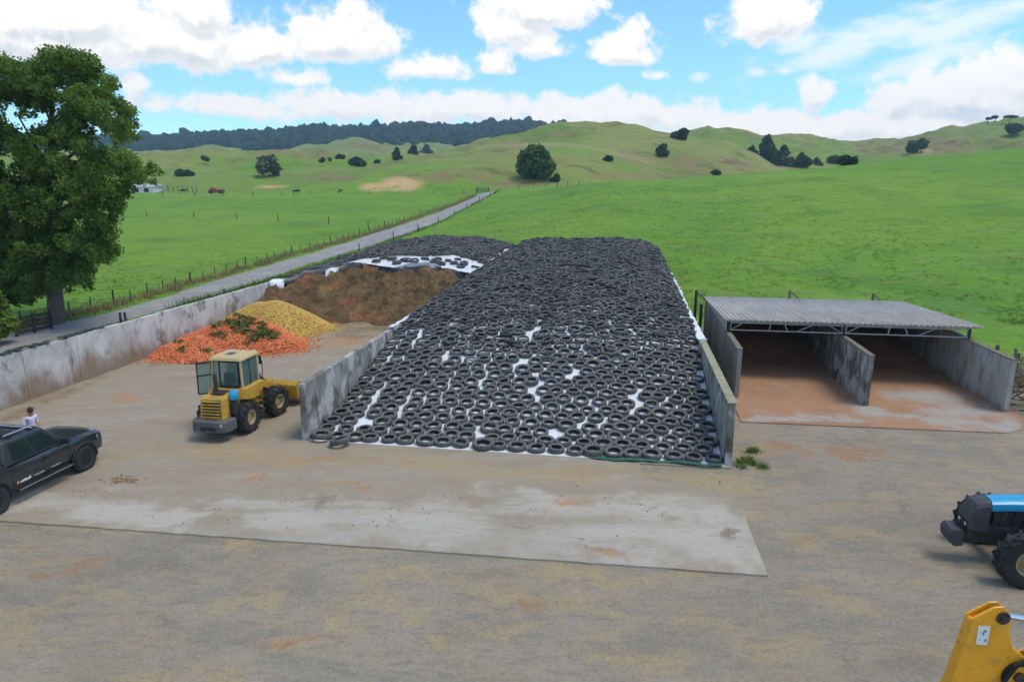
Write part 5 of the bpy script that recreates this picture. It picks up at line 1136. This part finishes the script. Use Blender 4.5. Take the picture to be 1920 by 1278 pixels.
SIL = [(-170, 140), (-60, 92), (40, 104), (100, 80), (165, 98), (215, 133), (252, 170), (270, 215), (264, 262), (228, 280), (278, 300), (316, 324), (288, 350), (238, 366), (238, 400), (216, 430), (240, 470), (216, 490), (178, 502), (182, 530), (150, 562), (118, 548), (92, 556), (40, 578), (-170, 610)]
def in_poly(x, y, P):
    c = False
    for (x0, y0_), (x1, y1_) in zip(P, P[1:] + P[:1]):
        if (y0_ > y) != (y1_ > y) and x < (x1 - x0) * (y - y0_) / (y1_ - y0_) + x0: c = not c
    return c
HOLES = [(95, 215, 14), (62, 232, 10), (185, 255, 12), (168, 232, 8), (25, 225, 12), (40, 250, 9), (205, 262, 10), (130, 290, 8), (15, 300, 10), (85, 395, 8), (118, 385, 8), (70, 275, 8), (20, 200, 9)]   # where the sky shows through
cent, rad = [], []
while len(cent) < 1400:
    px, py, r = random.uniform(-165, 310), random.uniform(80, 600), random.uniform(7, 21)
    if not (in_poly(px + r * .7, py, SIL) and in_poly(px - r * .7, py, SIL) and in_poly(px, py + r * .7, SIL) and in_poly(px, py - r * .7, SIL)): continue
    if any(math.hypot(px - a, py - b) < r * .6 + c * .8 for a, b, c in HOLES): continue
    hw = 1 - ((py - 330) / 270) ** 2 * .6; off = random.gauss(0, 1.0) * 2.2 * hw
    cent.append(at(px, py, TY + off)); rad.append(px_r(r, TY))
V, F, tn = leaves([tuple(c) for c in cent], rad, 195000, .145, 11, .85, .0, 1.6)
under(link('crown', npmesh('crown', V, F, leaf_big, dict(var=tn))), tree)
mb = MB(); tpz = [at(105, 607, TY), at(103, 540, TY), at(106, 470, TY + .1), at(98, 400, TY), at(100, 320, TY + .2), at(95, 230, TY), at(105, 150, TY)]
tpz[0].z = -.2 + tb.z
mb.tube(tpz, [.62, .46, .42, .36, .28, .18, .06], 12); under(mb.build('trunk', bark_m, None, smooth=50), tree)
def limb(pts, r, par):
    mb = MB(); mb.tube(pts, r, 7); under(mb.build('limb', bark_m, None, smooth=50), par)
limb([at(48, 460, TY - .8), at(20, 400, TY - .8), at(0, 365, TY - .7), at(-40, 280, TY), at(-70, 180, TY)], [.22, .26, .26, .18, .06], tree)
limb([tpz[1], at(75, 500, TY - .5), at(48, 460, TY - .8)], [.24, .24, .22], tree)
for (i, px, py, off, r) in ((2, 170, 400, -1.5, .15), (3, 190, 340, 1, .16), (3, 30, 330, 1.5, .16), (4, 180, 230, -1, .14), (4, 30, 210, -1, .14), (5, 150, 150, .5, .08), (5, 60, 130, -.5, .08), (2, 60, 430, 2, .13), (3, 240, 310, -.5, .12), (1, 150, 500, 1, .10)):
    a = tpz[i]; b = at(px, py, TY + off); m_ = a.lerp(b, .5) + Vector((0, 0, -.3)); limb([a, m_, b], [r, r * .7, r * .25], tree)
# shrub in the lower left corner below the tree
def shrub(name, label, px, py, wpx, hpx, m, n, leaf, seed, cat='shrub', trunk=False, group=None, flat=.8, base=None, parts=9, trunk_h=.25):
    b = hit(px, py) if base is None else base; k = b.y * 1.03 / FPX; W, H = wpx * k, hpx * k
    root = thing(name, label, cat, b, 0, group); rg = random.Random(seed); cs, rs = [], []
    for i in range(parts):
        a = rg.uniform(0, 6.28); q = rg.random() ** .5; z0 = trunk_h if trunk else .05
        cs.append((math.cos(a) * q * W * .36, math.sin(a) * q * W * .34, H * (z0 + (1 - z0) * (.18 + .62 * rg.random() * (1.15 - .55 * q))))); rs.append(min(W * .27, H * .34) * rg.uniform(.65, 1.1))
        if name == 'pine_tree': f = (i + .5) / parts; cs[-1] = (math.cos(a) * W * .30 * (1.05 - f), math.sin(a) * W * .30 * (1.05 - f), H * (.12 + .84 * f)); rs[-1] = min(W, H) * (.10 + .26 * (1 - f)) * rg.uniform(.7, 1.1)
    V, F, tn = leaves(cs, rs, n, leaf, seed, flat, .3, 1.4)
    V[:, 2] = np.maximum(V[:, 2], .0); link('crown', npmesh('crown', V, F, m, dict(var=tn)), root)
    mb = MB(); mb.tube([(0, 0, -.4), (W * .02, 0, H * .35), (W * .03, .0, H * .7)], [max(.06, H * .035), max(.04, H * .025), .02], 7)
    for i in range(3): mb.tube([(W * .01, 0, H * .25), cs[i]], [max(.03, H * .018), .01], 5)
    mb.build('trunk', bark_m, root, smooth=50); return root
shrub('hedge_shrub', 'dense dark green shrub below the big tree at the left edge', -25, 655, 130, 115, leaf_big, 7000, .22, 3)
shrub('willow_tree', 'solitary round willow tree in the fold of the green hill', 1003, 335, 70, 52, leaf_mid, 7000, 1.0, 21, 'tree', True, parts=16, trunk_h=.08)
FT = [('dark_bush', 'small dark bush at the foot of the round willow tree', 1041, 342, 18, 22, 'd', 'bush'), ('conifer_tree', 'lone dark tree on the hillside right of the willow', 1241, 297, 24, 34, 'd', 'tree'),
      ('broadleaf_tree', 'domed dark tree standing alone on the hill skyline', 1275, 264, 32, 24, 'd', 'tree'), ('bush', 'tiny bush on the hilltop skyline, right one of two', 1175, 247, 10, 9, 'd', 'bush'), ('bush', 'tiny bush on the hilltop skyline, left one of two', 1146, 245, 8, 6, 'd', 'bush'),
      ('pine_tree', 'tallest dark pine of the gully trees on the right', 1436, 303, 40, 48, 'd', 'tree'), ('pine_tree', 'dark pine just right of the tallest gully pine', 1466, 312, 48, 36, 'd', 'tree'), ('pine_tree', 'small dark pine at the right end of the gully trees', 1503, 315, 44, 26, 'd', 'tree'), ('pine_tree', 'low dark pine at the upper left of the gully trees', 1410, 292, 30, 18, 'd', 'tree'), ('pine_tree', 'low dark tree trailing from the right of the gully pines', 1530, 313, 26, 16, 'm', 'tree'),
      ('broadleaf_tree', 'left tree of a low dark clump in the right-hand valley', 1564, 311, 26, 22, 'd', 'tree'), ('broadleaf_tree', 'right tree of a low dark clump in the right-hand valley', 1590, 310, 32, 18, 'd', 'tree'),
      ('broadleaf_tree', 'grey-green tree at the crest of the right field, left of a pair', 1706, 291, 28, 30, 'd', 'tree'), ('broadleaf_tree', 'grey-green tree at the crest of the right field, right of a pair', 1726, 288, 22, 34, 'm', 'tree'),
      ('broadleaf_tree', 'rounded dark tree near the right edge of the skyline', 1902, 251, 28, 22, 'd', 'tree'), ('dark_bush', 'spreading dark bush on the left green slope', 668, 313, 36, 18, 'd', 'bush'), ('dark_bush', 'small dark bush right of the spreading bush on the left slope', 707, 307, 16, 8, 'd', 'bush'),
      ('bare_tree', 'pale half-bare tree on the far left flats', 505, 332, 46, 42, 'g', 'tree'), ('dark_bush', 'single dark tree on the pointed far-left hill', 385, 304, 16, 13, 'd', 'tree'), ('pine_tree', 'leftmost dark tree of the row below the forest', 745, 301, 22, 24, 'd', 'tree'), ('pine_tree', 'second dark tree of the row below the forest', 775, 296, 32, 22, 'd', 'tree'), ('pine_tree', 'third dark tree of the row below the forest', 800, 293, 34, 20, 'd', 'tree'),
      ('dark_bush', 'dark bush beneath the far forest, left one of three', 604, 306, 12, 12, 'd', 'bush'), ('dark_bush', 'dark bush beneath the far forest, middle one of three', 618, 303, 8, 8, 'd', 'bush'), ('dark_bush', 'dark bush beneath the far forest, right one of three', 637, 299, 18, 10, 'd', 'bush'),
      ('hedge', 'short dark hedge on the far left flats', 347, 330, 38, 11, 'm', 'hedge'), ('low_bush', 'low scrubby bush in front of the brown hillside', 1340, 329, 26, 10, 'm', 'bush'), ('low_bush', 'small scrubby bush above the pale dry strip', 1140, 302, 22, 8, 'd', 'bush')]
MM = dict(d=leaf_dark, m=leaf_mid, g=leaf_grey)
for i, (nm, lab, px, py, wp, hp, k, cat) in enumerate(FT):
    b = hit(px, py); shrub(nm, lab, px, py, wp * .88, hp * .92, MM[k], 900 if wp > 20 else 420, b.y * wp * .0000125 * 10 * (1.0 if k != 'g' else .6) + .25, 40 + i, cat, cat == 'tree', base=b, parts=11 if wp > 20 else 6, trunk_h=.12)
for i, (px, py, hp) in enumerate(((1850, 236, 16), (1864, 235, 18), (1891, 236, 20))):
    b = hit(px, py + 2); k = b.y * 1.03 / FPX; H = hp * k
    root = thing('umbrella_pine', ['leftmost', 'middle', 'rightmost'][i] + ' of three thin umbrella-shaped trees on the far right skyline', 'tree', b, 0, 'umbrella trees on the skyline')
    mb = MB(); mb.tube([(0, 0, -1), (.1, 0, H * .8)], [.35, .2], 6); mb.build('trunk', bark_m, root)
    cs = [(random.gauss(0, H * .16), random.gauss(0, H * .16), H * (.82 + .08 * random.random())) for _ in range(7)]
    V, F, tn = leaves(cs, [H * .16] * 7, 420, 1.0, 300 + i, .45, .2); link('crown', npmesh('crown', V, F, leaf_dark, dict(var=tn)), root)

# the bush-covered ridge
rg = np.random.default_rng(5)
ico = bmesh.new(); bmesh.ops.create_icosphere(ico, subdivisions=2, radius=1.0); iv = np.array([v.co[:] for v in ico.verts]); if_ = np.array([[v.index for v in f.verts] for f in ico.faces]); ico.free()
NF = 5200; yy = rg.uniform(985, 1480, NF * 2); uu = rg.uniform(-.78, .30, NF * 2); xx = uu * yy; zz = terrain(xx, yy)
keep = np.ones(len(xx), bool); px_ = 960 + FPX * uu / CP
cu, cz, Y5 = HC[5][:3]; lim = lerp_smooth(uu, cu, cz); keep &= (zz > 34 + rg.random(len(xx)) * 20 * (px_ < 500)) & (px_ < 1330)
xx, yy, zz = xx[keep][:NF], yy[keep][:NF], zz[keep][:NF]; NF = len(xx)
Rr = rg.uniform(4.0, 8.5, NF) * (1 + .5 * (rg.random(NF) > .96)); sz = rg.uniform(.8, 1.5, NF)
jit = 1 + rg.normal(0, .16, (NF, len(iv)))
P = iv[None] * jit[:, :, None] * Rr[:, None, None] * np.stack([np.ones(NF), np.ones(NF), sz], -1)[:, None, :] + np.stack([xx, yy, zz + Rr * .25], -1)[:, None, :]
Ff = (if_[None] + (np.arange(NF) * len(iv))[:, None, None]).reshape(-1, 3)
forest_m = mat('native_bush', (.014, .026, .014), .95, [('a', 'var', (.034, .050, .022), .9), ('n', .12, (.012, .02, .01), .45, .65, .6)], bump=[(.5, .8, 1.5)])
tag(link('forest', npmesh('forest', P.reshape(-1, 3), Ff, forest_m, dict(var=np.repeat(rg.random(NF), len(iv))), False)), 'dark native forest covering the far ridge', 'forest', None, 'stuff')

# grass: upright blades
def blades(name, pts, n, h, m, spread, seed, label, cat='grass', kind='stuff', lean=.35):
    rg = np.random.default_rng(seed); pts = np.asarray(pts, float); k = rg.integers(0, len(pts), n)
    b = pts[k] + np.stack([rg.normal(0, spread, n), rg.normal(0, spread, n), np.zeros(n)], -1)
    a = rg.uniform(0, 6.28, n); hh = h * rg.uniform(.4, 1.2, n); wv = np.stack([np.cos(a), np.sin(a), np.zeros(n)], -1) * (h * .07)
    tip = b + np.stack([rg.normal(0, lean, n) * hh, rg.normal(0, lean, n) * hh, hh], -1)
    V = np.stack([b - wv, b + wv, tip], 1).reshape(-1, 3); F = np.arange(n * 3).reshape(n, 3)
    return tag(link(name, npmesh(name, V, F, m, dict(var=np.repeat(rg.random(n), 3)))), label, cat, None, kind)
straw_m = mat('dry_grass', (.38, .28, .13), .9, [('a', 'var', (.22, .20, .07), .9)], trans=.25); green_blade = mat('green_grass', (.07, .15, .02), .85, [('a', 'var', (.14, .21, .04), .9)], trans=.25)
def off_track(i, d):
    p = tpath[i]; dd = tpath[min(i + 1, len(tpath) - 1)] - tpath[max(i - 1, 0)]; dd.z = 0; dd.normalize(); q = p + Vector((-dd.y, dd.x, 0)) * d
    return (q.x, q.y, tz(q.x, q.y))
left_edge = [off_track(i, 3.1 + random.uniform(-.3, .9)) for i in range(0, len(tpath))]; right_edge = [off_track(i, -2.9 - random.uniform(0, .6)) for i in range(len(tpath))]
blades('roadside_grass', left_edge, 11000, .55, straw_m, .5, 1, 'long dry grass along the fence on the far side of the track')
blades('verge_grass', right_edge, 6000, .35, green_blade, .4, 2, 'short green grass along the near edge of the track')
wt = [tuple(B(s, -30.35 + random.uniform(-.3, .1), 0)) for s in np.arange(-10, 33, .4)]
blades('bank_grass', [(p[0], p[1], 1.6) for p in wt[60:]] , 3000, .9, green_blade, .22, 3, 'green grass growing up behind the stained bunker wall')
# the earth bank behind that wall
bank_m = mat('earth_bank', (.16, .135, .095), .95, [('n', 1, (.09, .12, .04), .45, .62, .7), ('n', 4, (.24, .21, .17), .5, .7, .5)], bump=[(4, .6, .1)])
mb = MB(); rings = []
for s in np.arange(-16, 33.5, 1.5):
    j = .12 * math.sin(s * 1.3); rings.append([B(s, -30.02, -.1), B(s, -30.02, 1.95 + j), B(s, -30.8, 1.75 + j), B(s, -33.6, .02), B(s, -33.6, -.1)])
mb.loft(rings); tag(mb.build('earth_bank', bank_m, None, smooth=60), kind='structure')
weed = [tuple(gp(px, py)) for px, py in ((1392, 868), (1402, 862), (1412, 870), (1388, 876), (1408, 848), (1416, 846), (1430, 876))]
blades('weeds', weed, 600, .20, green_blade, .11, 4, 'green weeds sprouting beside the foot of the lichen-capped wall', lean=.6)
re = [tuple(S(s, T3 + .5 + random.uniform(0, 3.4))) for s in np.arange(3.2, 13, .08)]
blades('rank_grass', re, 5000, .6, straw_m, .3, 6, 'tall dry grass beside the right end of the shed')
rg = np.random.default_rng(77); gx = rg.uniform(-.95, .95, 26000); gy = 46.5 + 95 * rg.random(26000) ** 1.6; gx = gx * gy
cl_ = vnoise(gx, gy, .35, 4.4, 3); tr_ = np.array([(p.x, p.y) for p in tpath]); dm = np.min((gx[:, None] - tr_[None, :, 0]) ** 2 + (gy[:, None] - tr_[None, :, 1]) ** 2, axis=1)
rel = np.stack([(gx - BO.x) * ES.x + (gy - BO.y) * ES.y, (gx - BO.x) * ET.x + (gy - BO.y) * ET.y], -1)
ok = (cl_ > -.05) & (dm > 9) & ~((rel[:, 1] > -33) & (rel[:, 1] < .5) & (rel[:, 0] < 58)) & ~((gx > 6) & (gx < 27) & (gy < 47))
gx, gy = gx[ok], gy[ok]; gz = terrain(gx, gy)
blades('pasture_tufts', np.stack([gx, gy, gz], -1), 70000, .22, green_blade, .12, 8, 'tufts of green pasture grass on the fields behind the yard', lean=.7)
# fences
def fence(name, label, pts, h, step, m=wood_m, wires=3, lean=.05, r=.055, jitter=.15, big=0):
    P = resample(pts, step); root = thing(name, label, 'fence', P[0]); tops_ = []
    for i, p in enumerate(P):
        z = tz(p.x, p.y); hh = h * random.uniform(.88, 1.1) * (1.25 if big and i % big == 0 else 1); rr = r * random.uniform(.8, 1.2) * (1.5 if big and i % big == 0 else 1)
        a = Vector((p.x + random.gauss(0, jitter * .3), p.y + random.gauss(0, jitter), z - .3)); b = a + Vector((random.gauss(0, lean) * hh, random.gauss(0, lean) * hh, hh + .3)); tops_.append((a, b))
        mb = MB(); mb.tube([a, b], [rr, rr * .85], 6); under(mb.build('post', m, None, smooth=50), root)
    mb = MB()
    for k in range(wires):
        q = .35 + .55 * k / max(1, wires - 1); mb.tube([a.lerp(b, q) for a, b in tops_], .006 * max(1, P[0].y / 60), 3, cap=False)
    if wires: under(mb.build('wire', steel_m, None), root)
    return root
fl = [Vector(off_track(i, 3.9)) for i in range(8, len(tpath) - 2, 6)]
fence('track_fence', 'post and wire fence along the far side of the track', fl, .95, 1.9, dark_m, 3, .06, .05, .12, 5)
fr_ = [Vector(off_track(i, -3.2)) for i in range(34, len(tpath) - 3, 6)]
fence('verge_fence', 'sparse posts along the near side of the track', fr_, 1.15, 12.0, dark_m, 2, .03, .08)
fence('paddock_fence', 'post and wire fence along the top of the left paddock', [hit(870, 364), hit(760, 365), hit(640, 366), hit(500, 367), hit(380, 367), hit(260, 368)], 1.3, 9, dark_m, 2, .03, .09)
fence('cross_fence', 'few tall posts crossing the middle of the left paddock', [hit(275, 408), hit(350, 410), hit(431, 413), hit(520, 418), hit(600, 420), hit(690, 430)], 1.5, 11, dark_m, 2, .03, .08)
fence('crest_fence', 'pale posts running along the crest right of the track end', [hit(938, 362), hit(985, 355), hit(1040, 351), hit(1100, 348)], 1.3, 4.5, wood_m, 2, .02, .09)
fence('hedge_fence', 'weathered posts in the grass right of the shed', [S(9.5, T3 + 1.0), S(7.5, T3 + 2.0), S(6.0, T3 + 3.4), S(5.2, T3 + 5.5), S(5, T3 + 8)], 1.45, .85, wood_m, 2, .10, .10, .2)
gt_ = hit(905, 362); root = thing('field_gate', 'dark timber gate at the far end of the track', 'gate', gt_)
for dx in (-1.6, 1.6): mb = MB(); mb.tube([(dx, 0, -.2), (dx, 0, 1.6)], .14, 8); mb.build('gate_post', dark_m, root)
for k in range(5): mb = MB(); mb.box((0, 0, .3 + k * .24), (3.0, .05, .09)); mb.build('rail', dark_m, root)
# timber yard rails under the big tree
ya, yb = hit(32, 632), hit(98, 618)
root = thing('yard_rails', 'dark timber yard rails in the shade under the big tree', 'rails', ya)
for k in range(4): mb = MB(); mb.box(((ya + yb) / 2 + Vector((0, 0, .25 + k * .3))), ((yb - ya).length, .05, .16), rot=Matrix.Rotation(math.atan2(yb.y - ya.y, yb.x - ya.x), 3, 'Z')); under(mb.build('rail', dark_m, None), root)
for q in (0, .5, 1): p = ya.lerp(yb, q); mb = MB(); mb.tube([(p.x, p.y, -.2), (p.x, p.y, 1.35)], .09, 7); under(mb.build('post', dark_m, None), root)
# stub of two short posts and scraps of green tarpaulin on the long wall
p = B(9.6, -30.5, 1.7); root = thing('stub_posts', 'pair of short dark posts standing just behind the long stained wall', 'posts', p)
for dx in (-.12, .14): mb = MB(); mb.tube([(dx, 0, -.2), (dx, 0, 1.0)], .07, 7); mb.build('post', dark_m, root)
tarp_m = mat('dark_tarpaulin', (.03, .06, .05), .6, [('n', 2, (.015, .018, .018), .45, .6, .8), ('n', 5, (.10, .12, .11), .6, .75, .6)], bump=[(5, .5, .05)])
for s0, s1, lab, wd in ((-1.0, 1.0, 'crumpled green tarpaulin scrap on the long wall near the left edge', .5), (1.4, 4.2, 'dark sheet scrap draped along the long wall below the tree', .36), (4.6, 7.4, 'grey-green sheet scrap on the long wall right of the tree trunk', .30)):
    tag(ribbon('tarpaulin_scrap', [B(s, -29.9 + random.uniform(-.1, .1), 2.36 + random.uniform(0, .05)) for s in np.arange(s0, s1, .2)], wd, tarp_m), lab, 'tarpaulin', 'tarpaulin scraps on the long wall')
# brushwood heap at the right edge
bc = S(.3, T3 + .85); root = thing('brush_heap', 'tangled heap of grey dead branches at the right edge', 'branches', bc)
for i in range(150):
    a = Vector((random.uniform(-.35, 1.8), random.uniform(-.9, 2.2), random.uniform(.05, 2.3))); d = Vector((random.gauss(0, 1), random.gauss(0, 1), random.gauss(0, .45))).normalized() * random.uniform(.5, 1.3)
    a.z = max(.05, a.z * (1 - .25 * abs(a.x - .8))); m_ = a + d * .5 + Vector((random.gauss(0, .1), random.gauss(0, .1), random.gauss(0, .1))); e = a + d
    m_.z, e.z = max(.03, m_.z), max(.03, e.z)
    for q in (a, m_, e): q.x = max(q.x, -.58 + .17 * q.y)
    r0 = random.uniform(.018, .055); mb = MB(); mb.tube([a, m_, e], [r0, r0 * .75, r0 * .4], 6); mb.build('branch', wood_m if i % 3 else bark_m, root, smooth=50)
# loose stalks and crumbs over the cut silage face
fv = np.array([v.co[:] for v in sil.data.vertices]); fv = fv[(fv[:, 2] > .07)]; straw_s = mat('silage_stalks', (.30, .19, .08), .95, [('a', 'var', (.09, .06, .03), .9)])
blades('silage_stalks', fv, 26000, .17, straw_s, .10, 31, 'loose brown stalks hanging over the cut face of the silage', 'silage', lean=1.1)
lv = [tuple(B(19.5 + random.gauss(0, 1.6), random.uniform(-28, -16), .055)) for _ in range(300)]
blades('silage_litter', lv, 5000, .09, straw_s, .35, 32, 'brown silage litter spilled on the floor before the cut face', 'silage', lean=2.0)
# spilled crumbs of feed and clods on the concrete
crumb_m = mat('spilled_feed', (.16, .10, .05), .95, [('a', 'var', (.36, .22, .08), .9)], bump=[(20, .5, .02)])
rg = np.random.default_rng(9); cl = [gp(px, py, .05) for px, py in ((230, 900), (165, 918), (600, 945), (700, 985), (950, 1000), (1200, 960), (680, 910), (400, 960), (500, 880), (850, 930), (1100, 930), (640, 620), (300, 760), (1000, 960), (750, 950))]
cp_, cr_ = [], []
for i in range(260):
    if i % 2: c = cl[rg.integers(0, len(cl))]; q = (c.x + rg.normal(0, .5), c.y + rg.normal(0, .25))
    else: c = gp(rg.uniform(60, 1380), rg.uniform(890, 1010)); q = (c.x, c.y)
    cp_.append((q[0], q[1], .055)); cr_.append(rg.uniform(.010, .035))
for k in range(70): cp_.append((cl[0].x + rg.normal(0, .26), cl[0].y + rg.normal(0, .14), .06)); cr_.append(rg.uniform(.02, .06))
cp_, cr_ = np.array(cp_), np.array(cr_); n_ = len(cp_); o8 = np.array([(1, 0, 0), (-1, 0, 0), (0, 1, 0), (0, -1, 0), (0, 0, .7), (0, 0, -.7)]); f8 = np.array([(0, 2, 4), (2, 1, 4), (1, 3, 4), (3, 0, 4), (2, 0, 5), (1, 2, 5), (3, 1, 5), (0, 3, 5)])
P = o8[None] * (1 + rg.normal(0, .3, (n_, 6, 1))) * cr_[:, None, None] + cp_[:, None, :]
tag(link('spilled_feed', npmesh('spilled_feed', P.reshape(-1, 3), (f8[None] + (np.arange(n_) * 6)[:, None, None]).reshape(-1, 3), crumb_m, dict(var=np.repeat(rg.random(n_), 6)))), 'crumbs and clods of spilled feed scattered over the concrete apron', 'spilled feed', None, 'stuff')
# ------------------------------------------------------------ far farm buildings, machine and cattle
fw = mat('white_cladding', (.66, .67, .68), .7, [('n', .6, (.5, .5, .5), .45, .65, .5)]); froof = mat('grey_iron_roof', (.46, .47, .48), .6); fred = mat('faded_red', (.30, .06, .05), .7, [('n', 1, (.16, .05, .05), .45, .6, .7)])
b = hit(268, 361); k = b.y * 1.03 / FPX; root = thing('farm_shed', 'white farm shed half hidden behind the big tree', 'shed', b)
W, H = 58 * k, 10 * k
mb = MB(); mb.box((0, 0, H * .5 - .3), (W, 8, H + .6)); mb.build('wall', fw, root)
mb = MB(); mb.prism([(-4.4, H), (0, H + 5 * k), (4.4, H)], -W / 2 - .4, W / 2 + .4, axis='x'); mb.build('roof', froof, root)
for i in range(3): mb = MB(); mb.box((-W * .3 + i * W * .3, -4.02, H * .42), (W * .14, .06, H * .7)); mb.build('doorway', dark_m, root)
b = hit(408, 363); k = b.y * 1.03 / FPX; root = thing('farm_machine', 'red farm machine parked on the far left flats', 'farm machine', b)
mb = MB(); mb.box((0, 0, 4.2 * k), (22 * k, 2.4, 6 * k)); mb.box((-7 * k, 0, 8.5 * k), (8 * k, 2.0, 4 * k)); mb.build('body', fred, root, bevel=.15)
for dx in (-9, 9): mb = MB(); mb.lathe([(3.4 * k, -.4), (3.4 * k, .4)], 14, 'y', (dx * k, -1.3, 3.4 * k), closed=False); mb.build('wheel', trim_black, root)
mb = MB(); mb.tube([(6 * k, 0, 6 * k), (12 * k, 0, 11 * k)], .5 * k, 6); mb.build('elevator', fred, root)
fence('stock_yards', 'dark timber stock yards beside the far white shed', [hit(296, 361), hit(318, 360), hit(340, 360), hit(375, 360)], 2.1, 1.6, dark_m, 4, .02, .12)
cow_m = mat('black_hide', (.018, .016, .015), .7, coord='obj'); cow_b = mat('brown_hide', (.08, .05, .03), .7, [('n', 2, (.3, .28, .25), .55, .65, .7)], coord='obj')
for (px, py, L, m, lab, rz) in ((556, 365, 2.4, cow_m, 'black cow standing side-on at the top of the left paddock', .1), (638, 363, 2.1, cow_b, 'dark cow near the clay bank at the top of the left paddock', 1.1), (344, 363, 2.3, cow_m, 'black cow among the far stock yards', .3)):
    b = hit(px, py); root = thing('cow', lab, 'cow', b, rz, 'cattle on the far paddock'); s_ = L / 2.2
    Vv = [(-.75, 0, 1.12), (-.2, 0, 1.08), (.45, 0, 1.12), (.75, 0, 1.25), (1.0, 0, 1.12), (1.28, 0, .92)]; Ee = [(0, 1), (1, 2), (2, 3), (3, 4), (4, 5)]; Rr_ = [.26, .36, .33, .20, .14, .09]
    for x, i0 in ((-.72, 0), (.45, 2)):
        for sd_ in (-1, 1):
            n = len(Vv); kx = .06 if x > 0 else -.08
            Vv += [(x, sd_ * .17, .85), (x + (kx if x < 0 else 0), sd_ * .18, .45), (x, sd_ * .18, .05)]; Ee += [(i0, n), (n, n + 1), (n + 1, n + 2)]; Rr_ += [.13, .07, .055]
    n = len(Vv); Vv += [(-1.02, 0, 1.1), (-1.08, 0, .55)]; Ee += [(0, n), (n, n + 1)]; Rr_ += [.04, .025]
    for sd_ in (-1, 1): n = len(Vv); Vv += [(1.0, sd_ * .22, 1.2)]; Ee += [(4, n)]; Rr_ += [.04]
    skin_obj('body', [(a * s_, bb * s_, c * s_) for a, bb, c in Vv], Ee, [r * s_ for r in Rr_], m, root, 1)
# ------------------------------------------------------------ air
HAZE_DENSITY = 0.00021
hz = bpy.data.materials.new('haze_air'); hz.use_nodes = True; t = NT(hz.node_tree); t.n.clear()
pv = t.new('ShaderNodeVolumePrincipled'); pv.inputs['Color'].default_value = (.46, .70, 1.0, 1); pv.inputs['Density'].default_value = HAZE_DENSITY; pv.inputs['Anisotropy'].default_value = .2
om = t.new('ShaderNodeOutputMaterial'); t.l.new(pv.outputs[0], om.inputs['Volume'])
mb = MB(); mb.box((0, 900, 95), (8200, 2300, 290)); tag(mb.build('haze', hz), 'thin pale air over the whole valley', 'haze', None, 'stuff')
